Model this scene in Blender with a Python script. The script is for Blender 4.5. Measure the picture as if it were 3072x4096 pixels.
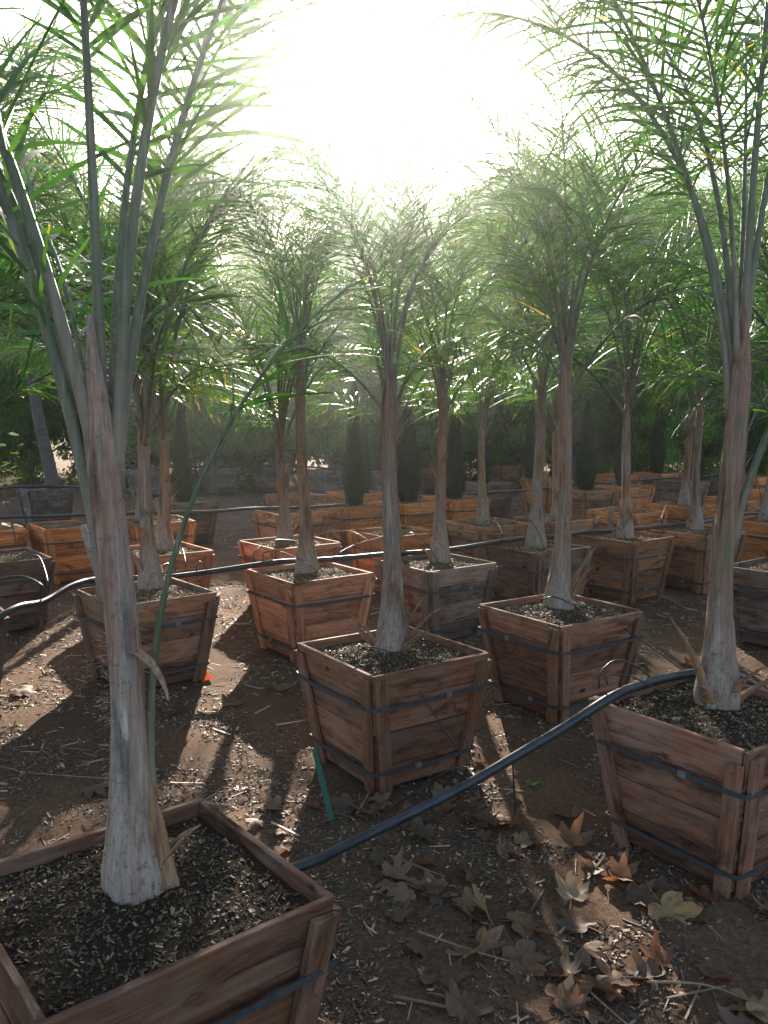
import bpy, bmesh, math, random
import numpy as np
from mathutils import Vector, Matrix, Quaternion, noise

for o in list(bpy.data.objects): bpy.data.objects.remove(o)
S = bpy.context.scene
COL = S.collection
R = math.radians
random.seed(7)

# ------------------------------------------------------------------ camera, sky, sun, exposure
cam = bpy.data.objects.new('camera', bpy.data.cameras.new('camera'))
COL.objects.link(cam); S.camera = cam
cam.location = (0, 0, 1.5)
cam.rotation_euler = (R(90-6.35), 0, 0)
cam.data.sensor_fit = 'VERTICAL'; cam.data.sensor_height = 24
cam.data.lens = 845/1024*24
cam.data.clip_start = 0.02; cam.data.clip_end = 2000

SUN_DIR = Vector((-0.0358, 0.9350, 0.3529)).normalized()
SUN_EL = math.asin(SUN_DIR.z); SUN_AZ = math.atan2(SUN_DIR.x, SUN_DIR.y)
w = bpy.data.worlds.new('World'); S.world = w; w.use_nodes = True
nt = w.node_tree
sky = nt.nodes.new('ShaderNodeTexSky'); sky.sky_type = 'NISHITA'; sky.sun_disc = False
sky.sun_elevation = SUN_EL; sky.sun_rotation = SUN_AZ
sky.air_density = 1.0; sky.dust_density = 1.6; sky.ozone_density = 1.0
bg = nt.nodes['Background']; bg.inputs[1].default_value = 0.105
nt.links.new(sky.outputs[0], bg.inputs[0])
sl = bpy.data.lights.new('sun', 'SUN'); sl.energy = 5.0; sl.angle = R(0.5); sl.color = (1.0, 0.91, 0.77)
so = bpy.data.objects.new('sun', sl); COL.objects.link(so)
so.rotation_mode = 'QUATERNION'; so.rotation_quaternion = SUN_DIR.to_track_quat('Z', 'Y')

S.view_settings.view_transform = 'Standard'; S.view_settings.look = 'None'
S.view_settings.gamma = 1; S.view_settings.use_curve_mapping = False
S.view_settings.exposure = 1.85
S.render.engine = 'CYCLES'
S.cycles.max_bounces = 7; S.cycles.diffuse_bounces = 4; S.cycles.glossy_bounces = 2
S.cycles.transmission_bounces = 4; S.cycles.volume_bounces = 0
S.cycles.sample_clamp_indirect = 6; S.cycles.use_denoising = True
S.cycles.caustics_reflective = False; S.cycles.caustics_refractive = False

# ------------------------------------------------------------------ materials
def mat(name):
    m = bpy.data.materials.new(name); m.use_nodes = True
    n = m.node_tree.nodes; l = m.node_tree.links
    return m, n, l, n['Principled BSDF'], n['Material Output']
def ramp(n, stops, interp='LINEAR'):
    r = n.new('ShaderNodeValToRGB'); r.color_ramp.interpolation = interp
    e = r.color_ramp.elements
    while len(e) > 1: e.remove(e[-1])
    e[0].position = stops[0][0]; e[0].color = (*stops[0][1], 1)
    for p, c in stops[1:]:
        q = e.new(p); q.color = (*c, 1)
    return r
def noise_node(n, l, vec, scale, detail=4, rough=.6, dist=0):
    t = n.new('ShaderNodeTexNoise'); t.inputs['Scale'].default_value = scale
    t.inputs['Detail'].default_value = detail; t.inputs['Roughness'].default_value = rough
    t.inputs['Distortion'].default_value = dist
    l.new(vec, t.inputs['Vector']); return t
def mixc(n, l, mode, fac, a, b):
    m = n.new('ShaderNodeMix'); m.data_type = 'RGBA'; m.blend_type = mode
    for s, v in ((m.inputs['Factor'], fac), (m.inputs[6], a), (m.inputs[7], b)):
        if isinstance(v, (int, float)): s.default_value = v
        elif isinstance(v, tuple): s.default_value = (*v, 1)
        else: l.new(v, s)
    return m.outputs[2]
def mapping(n, l, vec, scale, loc=(0,0,0)):
    m = n.new('ShaderNodeMapping'); m.inputs['Scale'].default_value = scale; m.inputs['Location'].default_value = loc
    l.new(vec, m.inputs['Vector']); return m.outputs[0]
def bump(n, l, h, dist, strength, bsdf):
    b = n.new('ShaderNodeBump'); b.inputs['Distance'].default_value = dist; b.inputs['Strength'].default_value = strength
    l.new(h, b.inputs['Height']); l.new(b.outputs[0], bsdf.inputs['Normal'])

def wood_material():
    m, n, l, B, out = mat('box_wood')
    uv = n.new('ShaderNodeUVMap').outputs[0]
    oi = n.new('ShaderNodeObjectInfo')
    at = n.new('ShaderNodeAttribute'); at.attribute_name = 'tone'
    off = n.new('ShaderNodeCombineXYZ')
    mm = n.new('ShaderNodeMath'); mm.operation = 'MULTIPLY'; mm.inputs[1].default_value = 37.0
    l.new(oi.outputs['Random'], mm.inputs[0]); l.new(mm.outputs[0], off.inputs[0]); l.new(mm.outputs[0], off.inputs[2])
    ad = n.new('ShaderNodeVectorMath'); l.new(uv, ad.inputs[0]); l.new(off.outputs[0], ad.inputs[1])
    v = ad.outputs[0]
    g1 = noise_node(n, l, mapping(n, l, v, (1.6, 26, 1)), 2.0, 6, .65, .6)
    g2 = noise_node(n, l, mapping(n, l, v, (6, 160, 1)), 1.5, 3, .6, .2)
    st = noise_node(n, l, mapping(n, l, v, (3.5, 7, 1)), 1.3, 4, .6, .8)
    vo = n.new('ShaderNodeTexVoronoi'); vo.inputs['Scale'].default_value = 1.0
    l.new(mapping(n, l, v, (4.6, 9.0, 1)), vo.inputs['Vector'])
    kn = ramp(n, [(0, (0.05, .05, .05)), (.07, (.12, .12, .12)), (.10, (.55, .55, .55)), (.13, (1, 1, 1))]); l.new(vo.outputs['Distance'], kn.inputs[0])
    knr = n.new('ShaderNodeSeparateColor'); l.new(vo.outputs['Color'], knr.inputs[0])
    thr = n.new('ShaderNodeMath'); thr.operation = 'GREATER_THAN'; thr.inputs[1].default_value = .55; l.new(knr.outputs[0], thr.inputs[0])
    gr = ramp(n, [(.28, (.34, .29, .26)), (.44, (.8, .76, .73)), (.56, (1.05, 1.02, 1.0)), (.72, (1.4, 1.33, 1.25))]); l.new(g1.outputs[0], gr.inputs[0])
    gf = ramp(n, [(.3, (.72, .72, .72)), (.6, (1.1, 1.1, 1.1))]); l.new(g2.outputs[0], gf.inputs[0])
    c = mixc(n, l, 'MULTIPLY', 1.0, oi.outputs['Color'], gr.outputs[0])
    c = mixc(n, l, 'MULTIPLY', .8, c, gf.outputs[0])
    # grey weathering patches
    wr = ramp(n, [(.42, (0, 0, 0)), (.62, (1, 1, 1))]); l.new(st.outputs[0], wr.inputs[0])
    ww = n.new('ShaderNodeMath'); ww.operation = 'MULTIPLY'; l.new(wr.outputs[0], ww.inputs[0])
    l.new(oi.outputs['Alpha'], ww.inputs[1])
    c = mixc(n, l, 'MIX', ww.outputs[0], c, (.25, .19, .155))
    dr = ramp(n, [(.33, (.22, .19, .17)), (.40, (.6, .56, .53)), (.50, (1, 1, 1))]); 
    st2 = noise_node(n, l, mapping(n, l, v, (2.2, 8, 1), (9, 4, 2)), 1.6, 5, .65, 1.2); l.new(st2.outputs[0], dr.inputs[0])
    c = mixc(n, l, 'MULTIPLY', .9, c, dr.outputs[0])
    c = mixc(n, l, 'MULTIPLY', thr.outputs[0], c, kn.outputs[0])
    tn = n.new('ShaderNodeCombineColor')
    for i in range(3): l.new(at.outputs['Fac'], tn.inputs[i])
    c = mixc(n, l, 'MULTIPLY', 1.0, c, tn.outputs[0])
    l.new(c, B.inputs['Base Color']); B.inputs['Roughness'].default_value = .78
    B.inputs['Specular IOR Level'].default_value = .25
    bump(n, l, g1.outputs[0], .003, .7, B)
    return m
def plain(name, col, rough, var=.25, scale=30, metal=0, bmp=0):
    m, n, l, B, out = mat(name)
    tc = n.new('ShaderNodeTexCoord')
    t = noise_node(n, l, tc.outputs['Object'], scale, 5, .6)
    r = ramp(n, [(.3, tuple(x*(1-var) for x in col)), (.7, tuple(x*(1+var) for x in col))]); l.new(t.outputs[0], r.inputs[0])
    l.new(r.outputs[0], B.inputs['Base Color']); B.inputs['Roughness'].default_value = rough; B.inputs['Metallic'].default_value = metal
    if bmp: bump(n, l, t.outputs[0], bmp, .6, B)
    return m
def chip_material(name, dark, mid, pale):
    """colour read from the per-chip 'tone' attribute"""
    m, n, l, B, out = mat(name)
    at = n.new('ShaderNodeAttribute'); at.attribute_name = 'tone'
    r = ramp(n, [(0, dark), (.5, mid), (.9, pale), (1, tuple(min(.8, x*1.5) for x in pale))]); l.new(at.outputs['Fac'], r.inputs[0])
    oi = n.new('ShaderNodeObjectInfo')
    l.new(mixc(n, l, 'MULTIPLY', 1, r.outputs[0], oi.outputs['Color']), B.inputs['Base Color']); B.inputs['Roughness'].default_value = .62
    return m
def soil_material(name, dark, light):
    m, n, l, B, out = mat(name)
    tc = n.new('ShaderNodeTexCoord'); g = n.new('ShaderNodeNewGeometry')
    p = g.outputs['Position']
    a = noise_node(n, l, p, 1.3, 5, .6); b = noise_node(n, l, p, 55, 6, .75); c = noise_node(n, l, p, 260, 3, .7)
    r = ramp(n, [(.3, dark), (.75, light)]); l.new(b.outputs[0], r.inputs[0])
    r2 = ramp(n, [(.3, (.65, .6, .58)), (.7, (1.25, 1.2, 1.15))]); l.new(a.outputs[0], r2.inputs[0])
    r3 = ramp(n, [(.35, (.6, .6, .6)), (.62, (1.1, 1.1, 1.1)), (.72, (2.4, 2.2, 1.9))]); l.new(c.outputs[0], r3.inputs[0])
    col = mixc(n, l, 'MULTIPLY', 1, r.outputs[0], r2.outputs[0]); col = mixc(n, l, 'MULTIPLY', 1, col, r3.outputs[0])
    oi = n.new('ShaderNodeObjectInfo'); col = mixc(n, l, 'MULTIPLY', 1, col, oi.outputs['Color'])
    l.new(col, B.inputs['Base Color']); B.inputs['Roughness'].default_value = .92; B.inputs['Specular IOR Level'].default_value = .15
    ad = n.new('ShaderNodeMath'); l.new(b.outputs[0], ad.inputs[0]); l.new(c.outputs[0], ad.inputs[1])
    bump(n, l, ad.outputs[0], .012, .9, B)
    return m
def leaf_material(name, c0, c1, trans, tcol, rough=.4, objcol=False):
    m, n, l, B, out = mat(name)
    at = n.new('ShaderNodeAttribute'); at.attribute_name = 'tone'
    r = ramp(n, [(0, c0), (.9, c1), (1, (.30, .22, .06))]); l.new(at.outputs['Fac'], r.inputs[0])
    col = r.outputs[0]
    if objcol:
        oi = n.new('ShaderNodeObjectInfo'); col = mixc(n, l, 'MULTIPLY', 1, col, oi.outputs['Color'])
    l.new(col, B.inputs['Base Color']); B.inputs['Roughness'].default_value = rough
    tr = n.new('ShaderNodeBsdfTranslucent')
    tc = mixc(n, l, 'MULTIPLY', 1, col, tcol); l.new(tc, tr.inputs[0])
    mx = n.new('ShaderNodeMixShader'); mx.inputs[0].default_value = trans
    l.new(B.outputs[0], mx.inputs[1]); l.new(tr.outputs[0], mx.inputs[2]); l.new(mx.outputs[0], out.inputs[0])
    return m
def bark_material():
    m, n, l, B, out = mat('palm_bark')
    tc = n.new('ShaderNodeTexCoord'); oi = n.new('ShaderNodeObjectInfo')
    mm = n.new('ShaderNodeMath'); mm.operation = 'MULTIPLY'; mm.inputs[1].default_value = 50
    l.new(oi.outputs['Random'], mm.inputs[0])
    off = n.new('ShaderNodeCombineXYZ'); l.new(mm.outputs[0], off.inputs[0])
    ad = n.new('ShaderNodeVectorMath'); l.new(tc.outputs['Object'], ad.inputs[0]); l.new(off.outputs[0], ad.inputs[1])
    v = ad.outputs[0]
    s1 = noise_node(n, l, mapping(n, l, v, (26, 26, 2.2)), 1, 5, .6, .4)
    s2 = noise_node(n, l, mapping(n, l, v, (150, 150, 9)), 1, 4, .6, .2)
    p1 = noise_node(n, l, mapping(n, l, v, (9, 9, 3)), 1, 4, .6, .5)
    p2 = noise_node(n, l, v, 60, 5, .7, .5)
    c = ramp(n, [(.28, (.045, .03, .022)), (.40, (.19, .105, .068)), (.48, (.33, .22, .165)), (.56, (.25, .21, .175)), (.70, (.46, .40, .34))]); l.new(s1.outputs[0], c.inputs[0])
    f = ramp(n, [(.3, (.6, .56, .54)), (.7, (1.15, 1.12, 1.1))]); l.new(s2.outputs[0], f.inputs[0])
    p3 = noise_node(n, l, mapping(n, l, v, (14, 14, 2.6), (3, 1, 7)), 1, 3, .55, 1.0)
    pk = ramp(n, [(.48, (0, 0, 0)), (.58, (.5, .5, .5))]); l.new(p3.outputs[0], pk.inputs[0])
    c1 = mixc(n, l, 'MIX', pk.outputs[0], c.outputs[0], (.31, .185, .13))
    bk = ramp(n, [(.34, (.6, .6, .6)), (.42, (0, 0, 0))]); l.new(p3.outputs[0], bk.inputs[0])
    c1 = mixc(n, l, 'MIX', bk.outputs[0], c1, (.075, .048, .034))
    col = mixc(n, l, 'MULTIPLY', 1, c1, f.outputs[0])
    col = mixc(n, l, 'MULTIPLY', 1, col, oi.outputs['Color'])
    # pale waxy base
    sx = n.new('ShaderNodeSeparateXYZ'); l.new(tc.outputs['Object'], sx.inputs[0])
    wr = ramp(n, [(.0, (.85, .85, .85)), (.12, (.6, .6, .6)), (.28, (0, 0, 0))])
    ax = n.new('ShaderNodeMath'); ax.operation = 'ADD'
    sc = n.new('ShaderNodeMath'); sc.operation = 'MULTIPLY_ADD'; sc.inputs[1].default_value = .9; sc.inputs[2].default_value = -.45; l.new(p1.outputs[0], sc.inputs[0])
    l.new(sx.outputs[2], ax.inputs[0]); l.new(sc.outputs[0], ax.inputs[1]); l.new(ax.outputs[0], wr.inputs[0])
    col = mixc(n, l, 'MIX', wr.outputs[0], col, mixc(n, l, 'MULTIPLY', 1, (.36, .29, .24), f.outputs[0]))
    # dark flaking and moss
    dk = ramp(n, [(.38, (.16, .12, .10)), (.45, (1, 1, 1))]); l.new(p2.outputs[0], dk.inputs[0])
    wd = n.new('ShaderNodeMath'); wd.operation = 'MULTIPLY_ADD'; wd.inputs[1].default_value = .6; wd.inputs[2].default_value = .15; l.new(wr.outputs[0], wd.inputs[0])
    col = mixc(n, l, 'MULTIPLY', wd.outputs[0], col, dk.outputs[0])
    ms = ramp(n, [(.60, (0, 0, 0)), (.68, (.7, .7, .7))]); l.new(p1.outputs[0], ms.inputs[0])
    col = mixc(n, l, 'MIX', ms.outputs[0], col, (.09, .12, .05))
    l.new(col, B.inputs['Base Color']); B.inputs['Roughness'].default_value = .8
    ah = n.new('ShaderNodeMath'); l.new(s1.outputs[0], ah.inputs[0]); l.new(s2.outputs[0], ah.inputs[1])
    bump(n, l, ah.outputs[0], .008, .8, B)
    return m
def dry_material():
    m, n, l, B, out = mat('dry_sheath')
    tc = n.new('ShaderNodeTexCoord'); v = tc.outputs['Object']
    s1 = noise_node(n, l, mapping(n, l, v, (90, 90, 7)), 1, 5, .6, .3)
    c = ramp(n, [(.3, (.09, .045, .028)), (.5, (.30, .16, .085)), (.62, (.34, .22, .14)), (.75, (.42, .33, .24))]); l.new(s1.outputs[0], c.inputs[0])
    l.new(c.outputs[0], B.inputs['Base Color']); B.inputs['Roughness'].default_value = .8
    bump(n, l, s1.outputs[0], .004, .7, B)
    return m
def petiole_material():
    m, n, l, B, out = mat('palm_petiole')
    tc = n.new('ShaderNodeTexCoord'); oi = n.new('ShaderNodeObjectInfo')
    v = tc.outputs['Object']
    s1 = noise_node(n, l, mapping(n, l, v, (60, 60, 4)), 1, 4, .6, .2)
    c = ramp(n, [(.3, (.03, .055, .022)), (.5, (.07, .095, .045)), (.62, (.13, .13, .095)), (.75, (.26, .20, .14))]); l.new(s1.outputs[0], c.inputs[0])
    at = n.new('ShaderNodeAttribute'); at.attribute_name = 'tone'
    col = mixc(n, l, 'MIX', at.outputs['Fac'], c.outputs[0], (.24, .19, .145))
    l.new(col, B.inputs['Base Color']); B.inputs['Roughness'].default_value = .55
    bump(n, l, s1.outputs[0], .003, .6, B)
    return m

WOOD = wood_material()
STRAP = plain('strap_steel', (.055, .058, .065), .5, .3, 40, .3)
CLIP = plain('strap_clip', (.22, .22, .22), .45, .2, 40, .6)
SOIL = soil_material('potting_soil', (.07, .046, .029), (.27, .18, .11))
GROUND = soil_material('nursery_dirt', (.085, .049, .030), (.32, .19, .112))
CHIP = chip_material('mulch_chip', (.08, .05, .031), (.27, .175, .105), (.56, .405, .25))
POTCHIP = chip_material('bark_chip', (.09, .065, .042), (.36, .255, .15), (.66, .52, .34))
FROND = leaf_material('palm_leaflet', (.018, .056, .012), (.05, .115, .022), .40, (2.3, 2.55, 1.1), .42, True)
BARK = bark_material()
PET = petiole_material(); DRY = dry_material()
CYP = leaf_material('cypress_foliage', (.012, .032, .012), (.035, .07, .02), .25, (2.4, 2.6, 1.2), .6)
TREELEAF = leaf_material('tree_leaf', (.024, .06, .012), (.085, .15, .03), .48, (2.6, 2.7, 1.0), .38, True)
DEADLEAF = leaf_material('dead_leaf', (.11, .065, .038), (.30, .21, .13), .30, (1.7, 1.2, .85), .7, True)
PIPE = plain('black_poly_pipe', (.028, .029, .033), .45, .5, 14)
TUBE = plain('drip_tubing', (.02, .02, .02), .4, .3, 40)
FIBRE = plain('palm_fibre', (.26, .19, .12), .8, .35, 60, 0, .002)
TREEBARK = plain('tree_bark', (.10, .085, .07), .9, .4, 25, 0, .01)
GREYWOOD = plain('grey_stake_wood', (.26, .25, .24), .85, .3, 25, 0, .002)
GREENSTAKE = plain('green_stake_paint', (.016, .075, .045), .6, .25, 25)
CLOTH = plain('weed_cloth', (.022, .020, .019), .95, .35, 6, 0, .01)
CLOTH.node_tree.nodes['Principled BSDF'].inputs['Specular IOR Level'].default_value = .05

# ------------------------------------------------------------------ mesh helpers
def mesh_np(name, V, F, mats, tone=None, midx=None, smooth=False, uv=None):
    """V (n,3); F list of arrays each (k, 3|4); tone per face"""
    me = bpy.data.meshes.new(name)
    V = np.asarray(V, np.float32)
    if not isinstance(F, list): F = [F]
    F = [np.asarray(f, np.int32) for f in F if len(f)]
    me.vertices.add(len(V)); me.vertices.foreach_set('co', V.ravel())
    nl = sum(f.size for f in F); nf = sum(len(f) for f in F)
    me.loops.add(nl); me.polygons.add(nf)
    me.loops.foreach_set('vertex_index', np.concatenate([f.ravel() for f in F]))
    tot = np.concatenate([np.full(len(f), f.shape[1], np.int32) for f in F])
    st = np.concatenate([[0], np.cumsum(tot)[:-1]]).astype(np.int32)
    me.polygons.foreach_set('loop_start', st); me.polygons.foreach_set('loop_total', tot)
    if midx is not None: me.polygons.foreach_set('material_index', np.asarray(midx, np.int32))
    me.polygons.foreach_set('use_smooth', np.full(nf, smooth, bool))
    for m in mats: me.materials.append(m)
    if tone is not None:
        a = me.attributes.new('tone', 'FLOAT', 'FACE'); a.data.foreach_set('value', np.asarray(tone, np.float32))
    if uv is not None:
        u = me.uv_layers.new(name='UVMap'); u.data.foreach_set('uv', np.asarray(uv, np.float32).ravel())
    me.update(calc_edges=True); me.validate()
    return me
class MB:
    """collects vertices/faces of ONE mesh"""
    def __init__(s): s.v = []; s.f = []; s.t = []; s.m = []; s.uv = []
    def add(s, vs, fs, tone=1.0, m=0, uvs=None):
        k = len(s.v); s.v += [tuple(p) for p in vs]
        for i, f in enumerate(fs):
            s.f.append([a+k for a in f]); s.t.append(tone); s.m.append(m)
            s.uv += (uvs[i] if uvs else [(0, 0)]*len(f))
    def hexa(s, c, tone=1.0, m=0, uo=(0, 0), swap=False):
        """c: 8 corners: outer face 0..3 (u0z0,u1z0,u1z1,u0z1), inner face 4..7"""
        fs = [(0,1,2,3), (5,4,7,6), (4,5,1,0), (3,2,6,7), (4,0,3,7), (1,5,6,2)]
        uvs = []
        for f in fs:
            l = []
            for a in f:
                p = c[a]; q = (p[0]+p[1]*.97, p[2]+ (.02 if a > 3 else 0))
                if swap: q = (q[1], q[0])
                l.append((q[0]+uo[0], q[1]+uo[1]))
            uvs.append(l)
        s.add(c, fs, tone, m, uvs)
    def tube(s, pts, rad, seg=8, tone=0.0, m=0, cap=True, flat=1.0, tones=None):
        pts = [Vector(p) for p in pts]; n = len(pts)
        if not hasattr(rad, '__len__'): rad = [rad]*n
        vs = []; up = None
        for i, p in enumerate(pts):
            t = (pts[min(i+1, n-1)]-pts[max(i-1, 0)]).normalized()
            if up is None:
                up = Vector((0, 1, 0)) if abs(t.y) < .9 else Vector((1, 0, 0))
            a = t.cross(up).normalized(); b = a.cross(t).normalized(); up = b
            for k in range(seg):
                an = 2*math.pi*k/seg
                vs.append(p + (a*math.cos(an) + b*math.sin(an)*flat)*rad[i])
        k0 = len(s.v); s.v += [tuple(q) for q in vs]
        for i in range(n-1):
            for k in range(seg):
                a = k0+i*seg+k; b = k0+i*seg+(k+1) % seg
                s.f.append([a, b, b+seg, a+seg]); s.t.append(tones[i] if tones else tone); s.m.append(m); s.uv += [(0, 0)]*4
        if cap:
            for base, rev in ((k0, True), (k0+(n-1)*seg, False)):
                f = [base+k for k in range(seg)]
                s.f.append(f[::-1] if rev else f); s.t.append(tone); s.m.append(m); s.uv += [(0, 0)]*seg
    def mesh(s, name, mats, smooth=False, bevel=0):
        me = bpy.data.meshes.new(name); me.from_pydata(s.v, [], s.f)
        for m in mats: me.materials.append(m)
        me.polygons.foreach_set('material_index', s.m)
        a = me.attributes.new('tone', 'FLOAT', 'FACE'); a.data.foreach_set('value', s.t)
        u = me.uv_layers.new(name='UVMap'); u.data.foreach_set('uv', np.array(s.uv, np.float32).ravel())
        if bevel:
            bm = bmesh.new(); bm.from_mesh(me)
            bmesh.ops.bevel(bm, geom=list(bm.edges), offset=bevel, segments=1, affect='EDGES', clamp_overlap=True)
            bm.to_mesh(me); bm.free()
        me.polygons.foreach_set('use_smooth', [smooth]*len(me.polygons))
        me.update(); return me
def ob(name, data, parent=None, loc=None, rz=None):
    o = bpy.data.objects.new(name, data); COL.objects.link(o)
    if parent: o.parent = parent
    if loc is not None: o.location = loc
    if rz is not None: o.rotation_euler = (0, 0, rz)
    return o
def tag(o, label=None, cat=None, group=None, kind=None):
    if label: o['label'] = label
    if cat: o['category'] = cat
    if group: o['group'] = group
    if kind: o['kind'] = kind
    return o
def smoothpath(P, sub=8):
    P = [Vector(p) for p in P]
    Q = [P[0]*2-P[1]] + P + [P[-1]*2-P[-2]]
    out = []
    for i in range(1, len(Q)-2):
        a, b, c, d = Q[i-1:i+3]
        for k in range(sub):
            t = k/sub
            out.append(.5*((2*b)+(c-a)*t+(2*a-5*b+4*c-d)*t*t+(3*b-a-3*c+d)*t**3))
    out.append(P[-1]); return out

def chips(rng, XY, Z, lmin, lmax, wr, tilt, tone_pow=1.6, thick=.0016):
    """array of small slivers (prisms) -> V,F,tone"""
    n = len(XY)
    L = rng.uniform(lmin, lmax, n)*rng.uniform(.4, 1, n); W = L*rng.uniform(wr[0], wr[1], n); T = np.full(n, thick)*rng.uniform(.7, 2, n)
    yaw = rng.uniform(0, 2*np.pi, n); p = rng.normal(0, tilt, n); r = rng.normal(0, tilt*1.3, n)
    cx, sx, cp, sp, cr, sr = np.cos(yaw), np.sin(yaw), np.cos(p), np.sin(p), np.cos(r), np.sin(r)
    A = np.stack([cx*cp, sx*cp, sp], 1); B0 = np.stack([-sx, cx, np.zeros(n)], 1); N0 = np.cross(A, B0)
    B = B0*cr[:, None]+N0*sr[:, None]; N = np.cross(A, B)
    C = np.stack([XY[:, 0], XY[:, 1], Z + np.abs(sp)*L*.35 + .002], 1)
    vs = []
    tp = rng.uniform(.35, 1, n)
    for dz in (1, -1):
        for du, dv in ((-1, -1), (1, -1), (1, 1), (-1, 1)):
            ww = np.where(du > 0, tp, 1)
            vs.append(C + A*(du*L/2)[:, None] + B*(dv*W/2*ww)[:, None] + N*(dz*T/2)[:, None])
    V = np.stack(vs, 1).reshape(-1, 3)
    k = (np.arange(n)*8)[:, None]
    fs = np.array([(0,1,2,3), (0,4,5,1), (1,5,6,2), (2,6,7,3), (3,7,4,0)])
    F = (k[:, :, None]+fs[None]).reshape(-1, 4)
    tone = np.repeat(rng.uniform(0, 1, n)**tone_pow, 5)
    return V, F, tone

# ------------------------------------------------------------------ ground
def gz(x, y):
    return (noise.noise(Vector((x*.9, y*.9, 0)))*.02 + noise.noise(Vector((x*4, y*4, 3)))*.012 + noise.noise(Vector((x*14, y*14, 7)))*.006) - .006
def axis(near0, near1, step, far0, far1):
    a = list(np.arange(near0, near1+1e-6, step)); s = step
    lo = [near0]; hi = [near1]
    while hi[-1] < far1: s *= 1.35; hi.append(hi[-1]+s)
    s = step
    while lo[-1] > far0: s *= 1.35; lo.append(lo[-1]-s)
    return np.array(lo[:0:-1]+a+hi[1:])
XS = axis(-2.6, 2.6, .045, -600, 600); YS = axis(.8, 6.5, .045, -200, 900)
nx, ny = len(XS), len(YS)
V = np.zeros((ny, nx, 3), np.float32)
for j, y in enumerate(YS):
    for i, x in enumerate(XS):
        f = 1 if (abs(x) < 60 and y < 60) else 0
        V[j, i] = (x, y, gz(x, y)*f)
idx = np.arange(nx*ny).reshape(ny, nx)
F = np.stack([idx[:-1, :-1], idx[:-1, 1:], idx[1:, 1:], idx[1:, :-1]], -1).reshape(-1, 4)
tag(ob('ground', mesh_np('ground', V.reshape(-1, 3), F, [GROUND], smooth=True)), kind='structure')

rng = np.random.default_rng(3)
def scatter(n, x0, x1, y0, y1, keep=None):
    X = rng.uniform(x0, x1, n); Y = rng.uniform(y0, y1, n)
    if n > 2000:
        q = np.array([noise.noise(Vector((a*2.3, b*2.3, 11)))+.6*noise.noise(Vector((a*8, b*8, 2))) for a, b in zip(X, Y)]); k = q > rng.normal(-.02, .16, n); X, Y = X[k], Y[k]
    if keep is not None:
        k = keep(X, Y); X, Y = X[k], Y[k]
    Z = np.array([gz(a, b) for a, b in zip(X, Y)])
    return np.stack([X, Y], 1), Z
fr = lambda X, Y: np.abs(X) < (.50*Y+.35)
parts = []
XY, Z = scatter(52000, -2.6, 2.6, 1.6, 4.4, fr); parts.append(chips(rng, XY, Z, .006, .036, (.10, .45), .35, 5.0, .0012))
XY, Z = scatter(40000, -4, 4, 4.4, 7.6, fr); parts.append(chips(rng, XY, Z, .01, .045, (.08, .38), .22, 2.4))
XY, Z = scatter(26000, -8, 8, 7.6, 16, fr); parts.append(chips(rng, XY, Z, .015, .07, (.1, .45), .2, 2.0, .002))
XY, Z = scatter(30000, -2.4, 2.4, 1.6, 4.6, fr); parts.append(chips(rng, XY, Z, .003, .014, (.3, .8), .4, 2.2, .0015))
XY, Z = scatter(1300, -4, 4, 1.8, 8, fr); parts.append(chips(rng, XY, Z, .06, .22, (.02, .05), .06, 1.2, .003))
off = 0; VV = []; FF = []; TT = []
for v, f, t in parts:
    VV.append(v); FF.append(f+off); TT.append(t); off += len(v)
tag(ob('mulch_chips', mesh_np('mulch_chips', np.concatenate(VV), np.concatenate(FF), [CHIP], np.concatenate(TT))),
    'tan and brown wood chips littering the dirt between the boxes', 'mulch', kind='stuff')

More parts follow.
